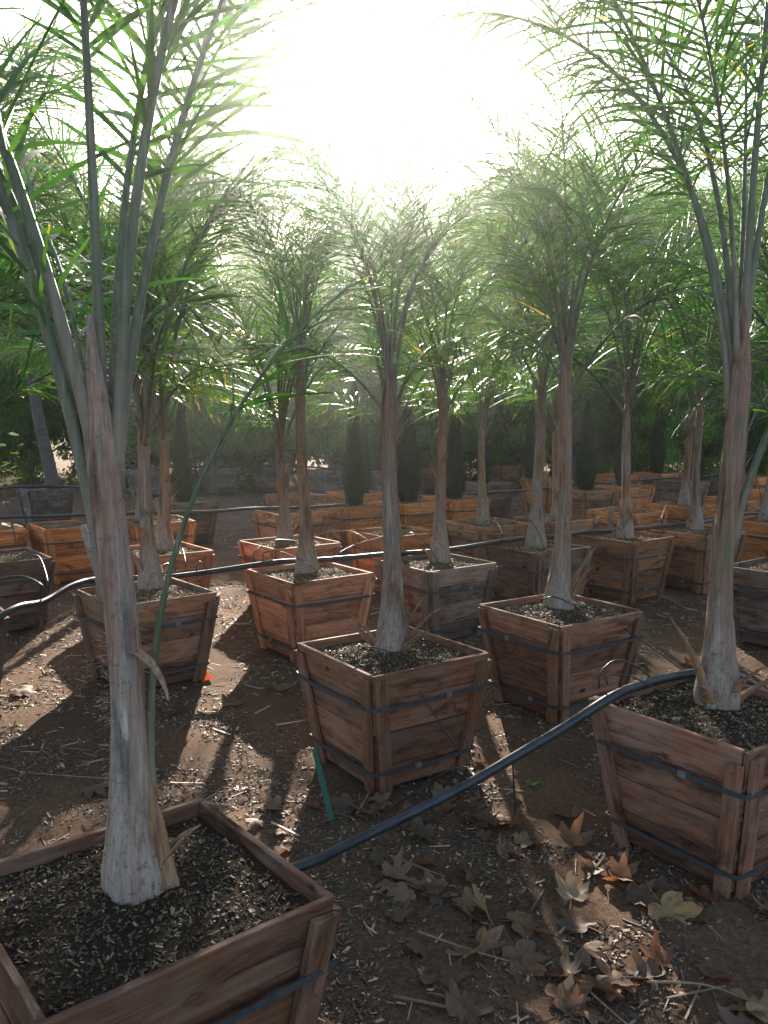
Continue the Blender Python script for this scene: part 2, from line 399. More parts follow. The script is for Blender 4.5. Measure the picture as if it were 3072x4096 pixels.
# ------------------------------------------------------------------ planter boxes
TA, TB, HH, TH = .300, .225, .517, .018
def half(z): return TB+(TA-TB)*z/HH
def rotk(p, k):
    c, s_ = [(1, 0), (0, 1), (-1, 0), (0, -1)][k]
    return (p[0]*c-p[1]*s_, p[0]*s_+p[1]*c, p[2])
def build_box_variant(seed):
    r = random.Random(seed); res = {}
    sides = []
    for k in range(4):
        mb = MB(); z0 = .012
        cuts = [z0, .115+r.uniform(-.015, .02), .255+r.uniform(-.02, .02), .385+r.uniform(-.012, .012), HH]
        for i in range(4):
            za, zb = cuts[i]+.0015, cuts[i+1]-.0015
            if i == 3: zb += r.uniform(-.004, .003)
            ins = TH if k % 2 else 0
            tw = r.uniform(-.0025, .0025); so_ = r.uniform(-.002, .003)
            c = []
            for d in (0, TH):
                for u, z in ((-1, za), (1, za), (1, zb), (-1, zb)):
                    hz = half(z); x = u*(hz-ins-.001)+(r.uniform(-.003, .003) if i == 3 and not ins else 0)
                    c.append(rotk((x, -(hz-d)-so_-tw*u, z+(r.uniform(-.002, .002))), k))
            # uv needs a consistent board frame: build in side frame then overwrite
            loc = []
            for d in (0, TH):
                for u, z in ((-1, za), (1, za), (1, zb), (-1, zb)): loc.append((u*half(z), d, z))
            tone = r.uniform(.62, 1.25) * (.72 if i == 0 else 1)
            uo = (r.uniform(0, 60), r.uniform(0, 60)); k0 = len(mb.v)
            mb.hexa(loc, tone, 0, uo)
            mb.v[k0:k0+8] = c
        sides.append(mb.mesh('side_panel', [WOOD], bevel=.0022))
    res['sides'] = sides
    cl = []
    for k in range(4):
        for e in (-1, 1):
            mb = MB(); w0 = r.uniform(.046, .062); top = HH-r.uniform(.006, .05) ; t = r.uniform(.017, .022)
            o0 = r.uniform(.001, .008); mid = [0, .0035]
            c = []; loc = []
            for d in (.004+t, .004):
                for u, z in ((0, 0.0), (1, 0.0), (1, top), (0, top)):
                    hz = half(z); xo = hz - o0 - (0 if u else w0)
                    if k % 2: xo -= .0
                    x = xo*e
                    c.append(rotk((x, -(hz+d), z+(r.uniform(-.004, .004) if z > .1 else 0)), k)); loc.append((u*w0, d, z))
            if e < 0: c = [c[i] for i in (1, 0, 3, 2, 5, 4, 7, 6)]
            k0 = len(mb.v); mb.hexa(loc, r.uniform(.62, 1.15), 0, (r.uniform(0, 60), r.uniform(0, 60)), True); mb.v[k0:k0+8] = c
            cm = mb.mesh('cleat', [WOOD], bevel=.002)
            bm = bmesh.new(); bm.from_mesh(cm); tl_ = bm.faces.layers.float.get('tone')
            for zn in (.05, .09, .19, .23, .32, .35, .44, .47):
                hz = half(zn); xn = (hz-o0-w0*r.uniform(.3, .7))*e; yy = -(hz+.004+t+.0012); vs = []
                for q in range(6):
                    an = q*math.pi/3; vs.append(bm.verts.new(rotk((xn+.0036*math.cos(an), yy-.0004, zn+.0036*math.sin(an)), k)))
                f = bm.faces.new(vs); f.material_index = 1
                if tl_: f[tl_] = .2
            bm.to_mesh(cm); bm.free(); cm.materials.append(STRAP); cl.append(cm)
    res['cleats'] = cl
    res['straps'] = []
    for zc in (.378+r.uniform(-.01, .01), .098+r.uniform(-.012, .012)):
        mb = MB(); hb = .0085
        path = []
        tilt = [r.uniform(-.006, .006) for _ in range(4)]
        h0 = half(zc)+.004+.021
        for k in range(4):
            for u in np.linspace(-1, 1, 9)[:-1]:
                h = h0+.0015; rr = .028
                x = u*h; y = -h
                if abs(u) > .999: x = -h+rr*.3; y = -h+rr*.3
                sag = -.004*(1-u*u)
                bow = .004*(1-u*u)*(-1)
                path.append((rotk((x, y-bow*0, 0), k), zc+sag+tilt[k]*(1-abs(u))))
        n = len(path); prof = [(0, -hb), (.0022, -hb), (.0022, hb), (0, hb)]
        for (p, z) in path:
            d = Vector((p[0], p[1], 0)).normalized()
            for o_, dz in prof: mb.v.append((p[0]+d.x*o_*1.2, p[1]+d.y*o_*1.2, z+dz))
        for i in range(n):
            for q in range(4):
                a = i*4+q; b = i*4+(q+1) % 4; c2 = ((i+1) % n)*4+(q+1) % 4; d2 = ((i+1) % n)*4+q
                mb.f.append([a, b, c2, d2][::-1]); mb.t.append(0); mb.m.append(0); mb.uv += [(0, 0)]*4
        st = mb.mesh('strap', [STRAP])
        mb = MB(); k = r.choice((0, 3)); u = r.uniform(-.1, .1)
        lo = [(u+dx, -(h0+.0015+.006-d), zc+dz) for d in (0, .005) for dx, dz in ((-.015, -.011), (.015, -.011), (.015, .011), (-.015, .011))]
        mb.hexa([rotk(p, k) for p in lo]); res['straps'].append((st, mb.mesh('clip', [CLIP])))
    # soil with bark chips
    n = 30; hi = half(.47)-TH-.002; Vs = []; sz = {}
    mound = r.uniform(0, .03)
    def zz(x, y):
        d = math.hypot(x, y)/hi
        return .486 + mound*.5*(1-d) + noise.noise(Vector((x*6+seed, y*6, seed)))*.016 + noise.noise(Vector((x*22+seed, y*22, seed)))*.009
    for j in range(n):
        for i in range(n):
            x = -hi+2*hi*i/(n-1); y = -hi+2*hi*j/(n-1); Vs.append((x, y, zz(x, y)))
    ii = np.arange(n*n).reshape(n, n)
    Fs = np.stack([ii[:-1, :-1], ii[:-1, 1:], ii[1:, 1:], ii[1:, :-1]], -1).reshape(-1, 4)
    g = np.random.default_rng(seed); m_ = 3400
    XY = g.uniform(-hi+.01, hi-.01, (m_, 2)); Z = np.array([zz(a, b) for a, b in XY])
    v, f, t = chips(g, XY, Z, .003, .017, (.2, .6), .4, 2.8, .0014)
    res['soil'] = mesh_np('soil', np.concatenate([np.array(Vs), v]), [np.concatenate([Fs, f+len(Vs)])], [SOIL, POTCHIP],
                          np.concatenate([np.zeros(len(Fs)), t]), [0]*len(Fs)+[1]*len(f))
    return res
BOXV = [build_box_variant(s) for s in (11, 23, 37, 51, 68)]
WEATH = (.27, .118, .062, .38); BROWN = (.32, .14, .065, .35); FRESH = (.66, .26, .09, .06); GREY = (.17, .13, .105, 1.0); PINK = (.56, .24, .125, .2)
def planter(x, y, th, colr, var, label, group='wooden planter boxes', grow=1.0):
    t = ob('planter_box', None, loc=(x, y, 0), rz=R(th+45)); t.empty_display_size = .2
    tag(t, label, 'planter box', group)
    v = BOXV[var]; r = random.Random(int(x*1000+y*77))
    for m in v['sides']+v['cleats']:
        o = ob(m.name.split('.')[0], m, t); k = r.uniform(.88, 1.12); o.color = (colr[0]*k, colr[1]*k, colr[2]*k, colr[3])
    for m, c in v['straps']:
        s = ob('strap', m, t); ob('clip', c, s)
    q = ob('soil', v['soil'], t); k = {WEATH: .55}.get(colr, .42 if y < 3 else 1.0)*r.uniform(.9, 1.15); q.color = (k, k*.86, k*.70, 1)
    return t
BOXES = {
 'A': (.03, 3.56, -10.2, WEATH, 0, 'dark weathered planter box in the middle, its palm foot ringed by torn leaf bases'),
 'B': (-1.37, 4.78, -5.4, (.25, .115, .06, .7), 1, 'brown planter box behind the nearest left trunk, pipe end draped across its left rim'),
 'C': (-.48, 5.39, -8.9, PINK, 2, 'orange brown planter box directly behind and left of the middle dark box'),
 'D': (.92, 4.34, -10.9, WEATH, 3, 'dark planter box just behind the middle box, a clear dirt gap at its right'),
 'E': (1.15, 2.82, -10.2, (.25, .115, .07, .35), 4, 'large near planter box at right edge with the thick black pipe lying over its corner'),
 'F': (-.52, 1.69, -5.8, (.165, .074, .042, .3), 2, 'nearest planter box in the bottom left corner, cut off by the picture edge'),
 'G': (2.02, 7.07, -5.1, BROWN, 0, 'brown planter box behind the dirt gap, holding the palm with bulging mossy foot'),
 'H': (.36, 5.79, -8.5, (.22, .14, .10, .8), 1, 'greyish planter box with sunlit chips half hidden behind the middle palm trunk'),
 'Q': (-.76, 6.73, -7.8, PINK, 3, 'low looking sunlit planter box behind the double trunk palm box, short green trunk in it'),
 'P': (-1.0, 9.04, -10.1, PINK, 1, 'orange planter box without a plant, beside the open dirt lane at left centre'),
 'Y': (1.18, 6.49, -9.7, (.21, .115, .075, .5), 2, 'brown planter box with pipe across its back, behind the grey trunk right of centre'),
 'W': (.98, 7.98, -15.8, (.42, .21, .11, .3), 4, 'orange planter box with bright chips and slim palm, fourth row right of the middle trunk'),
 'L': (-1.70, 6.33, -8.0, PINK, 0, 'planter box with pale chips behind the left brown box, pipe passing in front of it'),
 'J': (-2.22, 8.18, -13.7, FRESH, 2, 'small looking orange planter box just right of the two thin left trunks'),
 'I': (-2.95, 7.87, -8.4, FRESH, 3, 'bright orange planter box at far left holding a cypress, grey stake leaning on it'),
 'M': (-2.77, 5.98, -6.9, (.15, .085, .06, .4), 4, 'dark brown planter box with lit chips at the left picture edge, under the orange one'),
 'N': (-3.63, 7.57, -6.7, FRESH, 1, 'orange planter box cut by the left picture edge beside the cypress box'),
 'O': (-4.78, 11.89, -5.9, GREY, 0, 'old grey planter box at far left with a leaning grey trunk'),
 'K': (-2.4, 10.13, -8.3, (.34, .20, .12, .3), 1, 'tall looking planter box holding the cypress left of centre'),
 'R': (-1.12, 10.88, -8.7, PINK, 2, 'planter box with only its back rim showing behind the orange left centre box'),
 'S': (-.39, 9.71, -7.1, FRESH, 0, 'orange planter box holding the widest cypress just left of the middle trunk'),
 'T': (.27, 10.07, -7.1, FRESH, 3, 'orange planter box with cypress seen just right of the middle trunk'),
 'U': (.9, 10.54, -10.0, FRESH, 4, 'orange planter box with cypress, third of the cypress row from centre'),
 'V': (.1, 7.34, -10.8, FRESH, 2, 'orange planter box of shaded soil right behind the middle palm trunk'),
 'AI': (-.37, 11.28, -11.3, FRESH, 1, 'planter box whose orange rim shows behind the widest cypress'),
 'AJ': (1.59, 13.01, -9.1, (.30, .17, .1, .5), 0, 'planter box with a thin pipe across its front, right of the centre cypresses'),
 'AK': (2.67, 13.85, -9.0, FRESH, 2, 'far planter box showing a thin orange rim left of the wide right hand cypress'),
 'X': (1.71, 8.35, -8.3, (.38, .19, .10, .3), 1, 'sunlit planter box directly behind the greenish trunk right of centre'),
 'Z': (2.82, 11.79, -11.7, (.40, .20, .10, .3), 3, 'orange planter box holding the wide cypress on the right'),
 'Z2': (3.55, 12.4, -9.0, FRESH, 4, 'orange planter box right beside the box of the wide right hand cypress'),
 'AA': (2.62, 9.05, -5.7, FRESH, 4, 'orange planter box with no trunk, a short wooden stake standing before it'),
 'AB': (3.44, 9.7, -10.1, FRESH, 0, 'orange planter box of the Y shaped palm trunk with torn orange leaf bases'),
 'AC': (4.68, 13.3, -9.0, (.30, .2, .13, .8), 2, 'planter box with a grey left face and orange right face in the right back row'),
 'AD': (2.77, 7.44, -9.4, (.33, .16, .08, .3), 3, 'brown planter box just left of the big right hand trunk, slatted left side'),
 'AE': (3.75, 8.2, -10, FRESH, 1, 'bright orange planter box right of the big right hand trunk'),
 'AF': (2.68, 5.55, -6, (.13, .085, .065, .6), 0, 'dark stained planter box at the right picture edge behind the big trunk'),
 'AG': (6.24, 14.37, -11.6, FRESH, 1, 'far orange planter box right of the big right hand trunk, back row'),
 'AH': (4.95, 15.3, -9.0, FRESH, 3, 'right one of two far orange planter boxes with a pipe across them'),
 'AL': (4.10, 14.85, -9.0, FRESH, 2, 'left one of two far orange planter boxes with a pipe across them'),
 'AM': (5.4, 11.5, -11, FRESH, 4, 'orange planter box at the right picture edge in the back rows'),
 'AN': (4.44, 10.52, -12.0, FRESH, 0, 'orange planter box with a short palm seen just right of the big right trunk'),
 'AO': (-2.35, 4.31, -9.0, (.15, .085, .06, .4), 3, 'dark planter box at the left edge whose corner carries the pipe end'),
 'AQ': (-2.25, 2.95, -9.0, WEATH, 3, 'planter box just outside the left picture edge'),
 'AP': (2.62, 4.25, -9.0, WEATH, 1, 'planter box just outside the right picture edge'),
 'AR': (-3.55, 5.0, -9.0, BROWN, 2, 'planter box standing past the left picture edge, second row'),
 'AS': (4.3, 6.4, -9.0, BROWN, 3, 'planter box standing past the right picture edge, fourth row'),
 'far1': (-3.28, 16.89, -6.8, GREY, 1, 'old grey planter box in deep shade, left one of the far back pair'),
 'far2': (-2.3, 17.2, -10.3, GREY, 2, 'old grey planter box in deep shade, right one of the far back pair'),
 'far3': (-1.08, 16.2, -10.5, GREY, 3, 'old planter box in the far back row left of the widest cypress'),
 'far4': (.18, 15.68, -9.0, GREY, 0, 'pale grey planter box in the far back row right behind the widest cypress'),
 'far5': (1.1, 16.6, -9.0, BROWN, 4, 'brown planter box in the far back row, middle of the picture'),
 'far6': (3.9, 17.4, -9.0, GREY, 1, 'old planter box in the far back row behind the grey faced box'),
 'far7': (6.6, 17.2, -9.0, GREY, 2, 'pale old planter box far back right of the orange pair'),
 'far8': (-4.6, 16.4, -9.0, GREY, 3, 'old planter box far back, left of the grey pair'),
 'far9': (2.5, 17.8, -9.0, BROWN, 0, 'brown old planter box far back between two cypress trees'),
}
for k, b in BOXES.items(): planter(*b)

# ------------------------------------------------------------------ palms
def frond_meshes(seed, L, t0, t1, pet=.32, nl=54, lmax=.58, r0=.015, droop=.26, bendp=1.6, sway=0.0, spread=52, wid=.0054):
    """frond growing from the origin along +z bending toward +x; returns (leaflet mesh, petiole mesh)"""
    g = random.Random(seed); n = 26
    P = []; T = []; p = Vector((0, 0, 0)); ds = L/(n-1)
    for i in range(n):
        s = i/(n-1); a = R(t0+(t1-t0)*s**bendp); b = R(sway)*s
        t = Vector((math.sin(a)*math.cos(b), math.sin(a)*math.sin(b)+math.sin(b)*.3, math.cos(a))).normalized()
        P.append(p.copy()); T.append(t); p = p+t*ds
    mb = MB()
    rad = [max(.0022, r0*(1.15-.95*(i/(n-1))**.7)) for i in range(n)]; rad[0] *= 1.35; rad[1] *= 1.15
    mb.tube(P, rad, 7, m=0, flat=.75, tones=[max(0, .8-i*.16) for i in range(n)])
    pm = mb.mesh('petiole', [PET], True)
    V = []; F = []; TN = []
    for i in range(nl):
        for sgn in (-1, 1):
            s = pet+(1-pet)*(i+g.uniform(-.35, .35)+.5)/nl; s = min(max(s, 0), .995)
            if g.random() < .03: continue
            f = s*(n-1); k = min(int(f), n-2); q = P[k].lerp(P[k+1], f-k); t = T[k].lerp(T[k+1], f-k).normalized()
            side = Vector((-t.y, t.x, 0)); side = (side if side.length > .05 else Vector((0, 1, 0))).normalized()*sgn
            if t.z > .95: side = Vector((0, sgn, 0))
            nn = side.cross(t)*sgn
            u = (s-pet)/(1-pet)
            ll = lmax*(.35+.65*min(1, u/.18))*(1-.62*max(0, (u-.35)/.65)**1.5)*g.uniform(.85, 1.1)
            phi = R(g.gauss(spread, 11))*(1-.35*u); psi = R(g.gauss(10, spread*.62+4))
            d = (t*math.cos(phi)+(side*math.cos(psi)+nn*math.sin(psi))*math.sin(phi)).normalized()
            wv = d.cross(nn); wv = (wv if wv.length > .1 else d.cross(Vector((0, 0, 1)))).normalized()
            wv.rotate(Quaternion(d, R(g.gauss(0, 28))))
            ns = 5; k0 = len(V); dd = d.copy(); c = q.copy(); w0 = wid*g.uniform(.8, 1.2)
            kink = g.random() < .08
            dr = droop*g.uniform(.5, 1.5)
            for j in range(ns+1):
                x = j/ns; w_ = w0*(.45+.55*min(1, x/.25))*(1-x**2.2)+.0006
                V.append(tuple(c-wv*w_)); V.append(tuple(c+wv*w_))
                dd = (dd+Vector((0, 0, -1))*dr*(x+.15)*.42*(2.5 if kink and j == 2 else 1)).normalized(); c = c+dd*(ll/ns)
            tn = min(.93, max(0, g.gauss(.45, .25)))
            if g.random() < .004: tn = 1.0
            for j in range(ns):
                F.append((k0+2*j, k0+2*j+1, k0+2*j+3, k0+2*j+2)); TN.append(1.0 if (j == ns-1 and g.random() < .18) else tn)
    lm = mesh_np('frond', np.array(V), np.array(F), [FROND], np.array(TN), smooth=True)
    return lm, pm
LIB = [frond_meshes(1, 2.2, 7, 78), frond_meshes(2, 2.2, 9, 82, droop=.36), frond_meshes(3, 1.9, 13, 100, droop=.42),
       frond_meshes(4, 2.3, 10, 72, droop=.3), frond_meshes(5, 1.8, 18, 112, droop=.42), frond_meshes(6, 1.7, 3, 28, droop=.3),
       frond_meshes(7, 1.6, 24, 95, droop=.36, pet=.25), frond_meshes(8, 2.3, 6, 72, droop=.30),
       frond_meshes(9, 1.5, 35, 120, droop=.48, pet=.28), frond_meshes(10, 1.25, 42, 105, droop=.42, pet=.3)]
def trunk_mesh(seed, h, rb, rt, lean=(0, 0), hairs=120, seg=18):
    g = random.Random(seed); n = 46; mb = MB(); ph = [g.uniform(0, 6.3) for _ in range(6)]
    for i in range(n):
        s = i/(n-1); z = -.03+(h+.03)*s
        zz = max(z, 0)
        r = rt+(rb-rt)*math.exp(-(zz/.19)**1.3)*.92 + (rb-rt)*.22*math.exp(-zz/.6)
        if z < .05: r *= .86+.14*max(0, (z+.03)/.08)
        if s > .8: r *= 1-(s-.8)*4.3
        cx = lean[0]*zz+ .012*math.sin(zz*4+ph[0])*min(1, zz*2); cy = lean[1]*zz+.01*math.sin(zz*3.3+ph[1])*min(1, zz*2)
        for k in range(seg):
            a = 2*math.pi*k/seg
            # overlapping leaf sheaths: sawtooth ridges that climb the stem
            q = (a/(2*math.pi)*3+z*1.1+ph[2]) % 1.0
            rr = r*(1+.13*(q-.5)+.05*math.sin(5*a+ph[3]+z*3)+.04*noise.noise(Vector((math.cos(a)*2, math.sin(a)*2, z*9+seed))))
            mb.v.append((cx+rr*math.cos(a), cy+rr*math.sin(a), z))
    for i in range(n-1):
        for k in range(seg):
            a = i*seg+k; b = i*seg+(k+1) % seg
            mb.f.append([a, b, b+seg, a+seg]); mb.t.append(0); mb.m.append(0); mb.uv += [(0, 0)]*4
    mb.f.append([(n-1)*seg+k for k in range(seg)]); mb.t.append(0); mb.m.append(0); mb.uv += [(0, 0)]*seg
    # curling fibres along the sheath edges
    for _ in range(hairs):
        z = g.uniform(.12, h); a = g.uniform(0, 6.28); r = rt*1.02+(rb-rt)*math.exp(-(z/.19)**1.3)
        p = Vector((lean[0]*z+r*math.cos(a), lean[1]*z+r*math.sin(a), z)); d = Vector((math.cos(a), math.sin(a), g.uniform(-.6, .9))).normalized()
        pts = [p-d*.004]; l = g.uniform(.008, .03)
        for j in range(4):
            pts.append(pts[-1]+d*l/4*1.6); d = (d+Vector((g.uniform(-.6, .6), g.uniform(-.6, .6), g.uniform(-.7, .3)))*.8).normalized()
        mb.tube(pts, [.0007]*5, 3, m=1, cap=False)
    return mb.mesh('trunk', [BARK, FIBRE], True)
def stub_mesh(seed, l, w0, t0, t1, r0):
    """dead leaf base: a hollow tapering blade leaving the trunk"""
    g = random.Random(seed); n = 9; m = 6; mb = MB(); p = Vector((r0, 0, 0))
    for side in (0, 1):
        p = Vector((r0, 0, 0))
        for i in range(n):
            s = i/(n-1); a = R(t0+(t1-t0)*s); t = Vector((math.sin(a), 0, math.cos(a))); nn = Vector((math.cos(a), 0, -math.sin(a)))
            w = w0*(1-s**1.6)*(1+.12*g.uniform(-1, 1))+.0015
            for k in range(m):
                u = -1+2*k/(m-1); d = (u*u-.0)*w*.45
                mb.v.append(tuple(p+Vector((0, u*w, 0))-nn*d+nn*(.004 if side else 0)*(1-s*.6)))
            p = p+t*(l/(n-1))
    for side in (0, 1):
        o = side*n*m
        for i in range(n-1):
            for k in range(m-1):
                f = [o+i*m+k, o+i*m+k+1, o+(i+1)*m+k+1, o+(i+1)*m+k]
                mb.f.append(f if side else f[::-1]); mb.t.append(0); mb.m.append(0); mb.uv += [(0, 0)]*4
    for i in range(n-1):
        for k in (0, m-1):
            f = [i*m+k, (i+1)*m+k, n*m+(i+1)*m+k, n*m+i*m+k]; mb.f.append(f); mb.t.append(0); mb.m.append(0); mb.uv += [(0, 0)]*4
    return mb.mesh('leaf_base', [DRY], True)
TRUNKS = [trunk_mesh(1, 1.35, .080, .031), trunk_mesh(2, 1.15, .074, .028, (.03, .02)), trunk_mesh(3, 1.5, .085, .032, (-.02, .01)), trunk_mesh(4, 1.0, .072, .029, (-.04, 0))]
TH_H = [1.35, 1.15, 1.5, 1.0]; TLEAN = [(0, 0), (.03, .02), (-.02, .01), (-.04, 0)]
STUBS = [stub_mesh(1, .34, .035, 16, 38, .05), stub_mesh(2, .22, .03, 22, 55, .06), stub_mesh(3, .5, .022, 6, 22, .04), stub_mesh(4, .16, .035, 35, 60, .07)]
def palm(x, y, label, tv=0, seed=1, n=11, rz=0, tint=(1, 1, 1), sc=1.0, stubs=5, custom=None, skip=None, fs=1.0, lean=(0, 0), z=.486, h=None, trunk=None):
    t = ob('palm_tree', None, loc=(x, y, z), rz=0); t.scale = (sc, sc, sc); t.empty_display_size = .2
    tag(t, label, 'palm', 'young palms in planter boxes')
    g = random.Random(seed)
    tr = ob('trunk', trunk or TRUNKS[tv], t, rz=rz); q_ = g.uniform(.72, 1.2); wq = g.uniform(-.1, .12); tr.color = (q_*(1+wq), q_, q_*(1-wq), 1); tr.scale = (g.uniform(.9, 1.1), g.uniform(.9, 1.1), 1); hh = h or TH_H[tv]; ln = Matrix.Rotation(rz, 3, 'Z')@Vector((*TLEAN[tv], 0)) if not trunk else Vector((*lean, 0))
    def put(pair, az, h0, off=.012):
        p = (ln.x*h0+off*math.cos(az), ln.y*h0+off*math.sin(az), h0)
        f = ob('frond', pair[0], t, p, az); f.color = (*[c*g.uniform(.85, 1.15) for c in tint], 1)
        q = ob('petiole', pair[1], f)
        if not custom: k_ = fs*g.uniform(.9, 1.1); f.scale = (k_, k_, k_)
    if custom:
        for c_ in custom: put(c_[0], R(c_[1]), *c_[2:])
    for i in range(n):
        az = 2*math.pi*(i*.382+g.uniform(-.05, .05))+seed
        if skip and skip(math.degrees(az) % 360): continue
        s = i/max(1, n-1); low = [8, 9, 6, 4][i % 4] if i < n*.26 else None
        k = low if low is not None else g.choice([0, 1, 2, 3, 7, 0, 3, 5])
        h0 = hh*(.72+.24*s) if low is None else hh*(.70+.25*s+.05)
        put(LIB[k], az, h0)
    if not custom:
        for k, az in ((5, g.uniform(0, 6.28)), (3, g.uniform(0, 6.28)), (0, g.uniform(0, 6.28))): put(LIB[k], az, hh*g.uniform(.84, .9), .006)
    for i in range(stubs):
        k = g.randrange(4); h0 = g.choice([.02, .05, .3, .5, .75])*g.uniform(.8, 1.2)
        o = ob('leaf_base', STUBS[k], t, (ln.x*h0, ln.y*h0, h0), g.uniform(0, 6.28))
        if h0 > .2: o.scale = (.7, .7, .8)
    return t
PALMS = [
 ('A', (.0, .06), 'palm in the middle dark box, shredded pointed leaf bases round its pale foot', dict(fs=.5, tv=0, seed=3, n=10, stubs=0)),
 ('B', (-.03, .2), 'left palm behind the nearest trunk with peeling pinkish sheath, in the brown box', dict(tv=1, seed=5, n=11, rz=1.5)),
 ('C', (-.03, .12), 'stout palm with a thick rounded foot in the orange brown box left of centre', dict(fs=.68, tv=2, seed=8, n=11, rz=.4, stubs=2)),
 ('D', (.02, .10), 'greenish grey palm in the dark box right of centre', dict(fs=.72, tv=2, seed=12, n=11, rz=2)),
 ('G', (.02, .02), 'palm with bulging mossy foot in the brown box right of centre', dict(tv=0, seed=15, n=8, rz=1)),
 ('H', (.04, .12), 'slim palm with a swollen lower trunk behind and right of the middle trunk', dict(fs=.72, tv=0, seed=18, n=11, rz=3)),
 ('Q', (-.05, .15), 'short greenish palm half hidden behind the stout double trunk', dict(fs=.85, tv=3, seed=21, n=11, rz=.3, sc=.95)),
 ('L', (.0, .12), 'left palm with smooth brown trunk in the box crossed by the pipe', dict(fs=1.0, tv=1, seed=24, n=11, rz=5)),
 ('W', (-.03, .06), 'slim palm with forked dry top in the orange fourth row box', dict(fs=.85, tv=3, seed=27, n=8, rz=1, stubs=4)),
 ('Y', (.02, .12), 'palm with a wide pale foot and long dry leaf bases, pipe passing behind it', dict(fs=.85, tv=2, seed=30, n=11, rz=4, stubs=4)),
 ('X', (.03, .06), 'palm hidden behind the greenish grey trunk, in the sunlit box', dict(tv=1, seed=33, n=8, rz=2)),
 ('AB', (.1, .2), 'palm with a Y shaped fork of torn orange leaf bases', dict(tv=3, seed=36, n=8, rz=2, stubs=5)),
 ('AD', (.04, .14), 'straight slim palm just left of the big right hand trunk', dict(tv=0, seed=39, n=8, rz=2)),
 ('AE', (.05, .15), 'slim palm at the right picture edge in the bright orange box', dict(tv=1, seed=42, n=8, rz=5)),
 ('AN', (.05, .1), 'short palm seen between the big right trunk and its green stalk', dict(tv=3, seed=45, n=8, rz=2)),
 ('M', (-.2, .05), 'palm with mossy trunk cut by the left picture edge', dict(tv=1, seed=48, n=11, rz=5)),
 ('AF', (.15, .05), 'palm at the right picture edge behind the big near trunk', dict(tv=3, seed=51, n=11, rz=5)),
 ('J', (-.16, .1), 'palm behind the two thin left trunks, in the small looking orange box', dict(tv=0, seed=54, n=8, rz=5)),
 ('V', (-.02, .06), 'palm hidden behind the middle trunk', dict(fs=.8, tv=3, seed=57, n=8, rz=5)),
 ('AO', (-.1, .1), 'palm off the left side whose fronds droop into the left picture edge', dict(tv=2, seed=64, n=11, rz=1)),
 ('AQ', (0, 0), 'palm just outside the left picture edge, only fronds in view', dict(tv=1, seed=66, n=10, rz=1, skip=lambda a: 250 < a < 300)),
 ('AP', (0, 0), 'palm just outside the right picture edge, only fronds in view', dict(tv=2, seed=68, n=10, rz=1)),
 ('AR', (.1, 0), 'palm past the left picture edge in the second row, only fronds in view', dict(tv=0, seed=81, n=11, rz=1)),
 ('AS', (-.1, 0), 'palm past the right picture edge in the fourth row, only fronds in view', dict(tv=0, seed=83, n=11, rz=1)),
 ('AM', (.0, .06), 'palm in the back rows at the far right picture edge', dict(tv=0, seed=63, n=8, rz=1)),
]
for key, (dx, dy), label, kw in PALMS:
    b = BOXES[key]; palm(b[0]+dx, b[1]+dy, label, **kw)
# torn leaf bases round the foot of the middle palm
mid = [o for o in COL.objects if o.name == 'palm_tree'][0]
for az, k, sc in ((195, 1, 1.0), (170, 3, 1.1), (-15, 1, 1.15), (-35, 3, 1.1), (10, 0, .8)):
    o = ob('leaf_base', STUBS[k], mid, (0, 0, .0), R(az)); o.scale = (sc,)*3

# the nearest palm, bottom left: long stalks that part above the fibrous stem
TF = trunk_mesh(31, 1.22, .070, .031, (-.03, 0), hairs=420, seg=26)
cF = [(frond_meshes(109, 2.2, 10, 44, pet=.28, nl=64, lmax=.55, r0=.014, bendp=1.0, wid=.006), 60, .85),
      (frond_meshes(110, 2.1, 12, 60, pet=.28, nl=64, lmax=.55, r0=.014, wid=.006), 215, .9),
      (frond_meshes(101, 2.3, 7, 40, pet=.26, nl=66, lmax=.55, r0=.0165, bendp=1.0, wid=.006), 176, .60),
      (frond_meshes(102, 2.4, 2, 14, pet=.34, nl=64, lmax=.5, r0=.0155, wid=.006), 120, .9),
      (frond_meshes(103, 2.2, 4, 50, pet=.32, nl=62, lmax=.5, r0=.0145, wid=.006), 12, .85),
      (frond_meshes(104, 1.22, 0, 54, pet=.66, nl=15, lmax=.24, r0=.0105, bendp=1.35, wid=.005), 8, .20, .046),
      (frond_meshes(105, 2.0, 8, 84, pet=.30, nl=58, lmax=.5, r0=.013, droop=.42, wid=.006), 82, .9),
      (frond_meshes(106, 2.0, 12, 98, pet=.30, nl=58, lmax=.5, r0=.013, droop=.42, wid=.006), 160, .8),
      (frond_meshes(107, 1.6, 30, 112, pet=.28, nl=44, lmax=.5, r0=.011, droop=.48, wid=.006), 120, .8)]
pf = palm(-.54, 1.73, 'nearest palm, thick fibrous trunk rising from the bottom left box', trunk=TF, lean=(-.03, 0), h=1.0, seed=70, n=0, stubs=0, custom=cF)
o = ob('leaf_base', stub_mesh(20, .34, .030, -3, 4, .0), pf, (.070, .0, -.07), R(-78)); o.rotation_euler = (R(4), R(9), R(-78))
for m, az, h0, sc in ((stub_mesh(21, .14, .03, 20, 60, .06), 5, .03, 1),
                      (stub_mesh(22, .15, .011, 95, 168, .015), -35, .53, 1)):
    o = ob('leaf_base', m, pf, (0, 0, h0), R(az)); o.scale = (sc,)*3
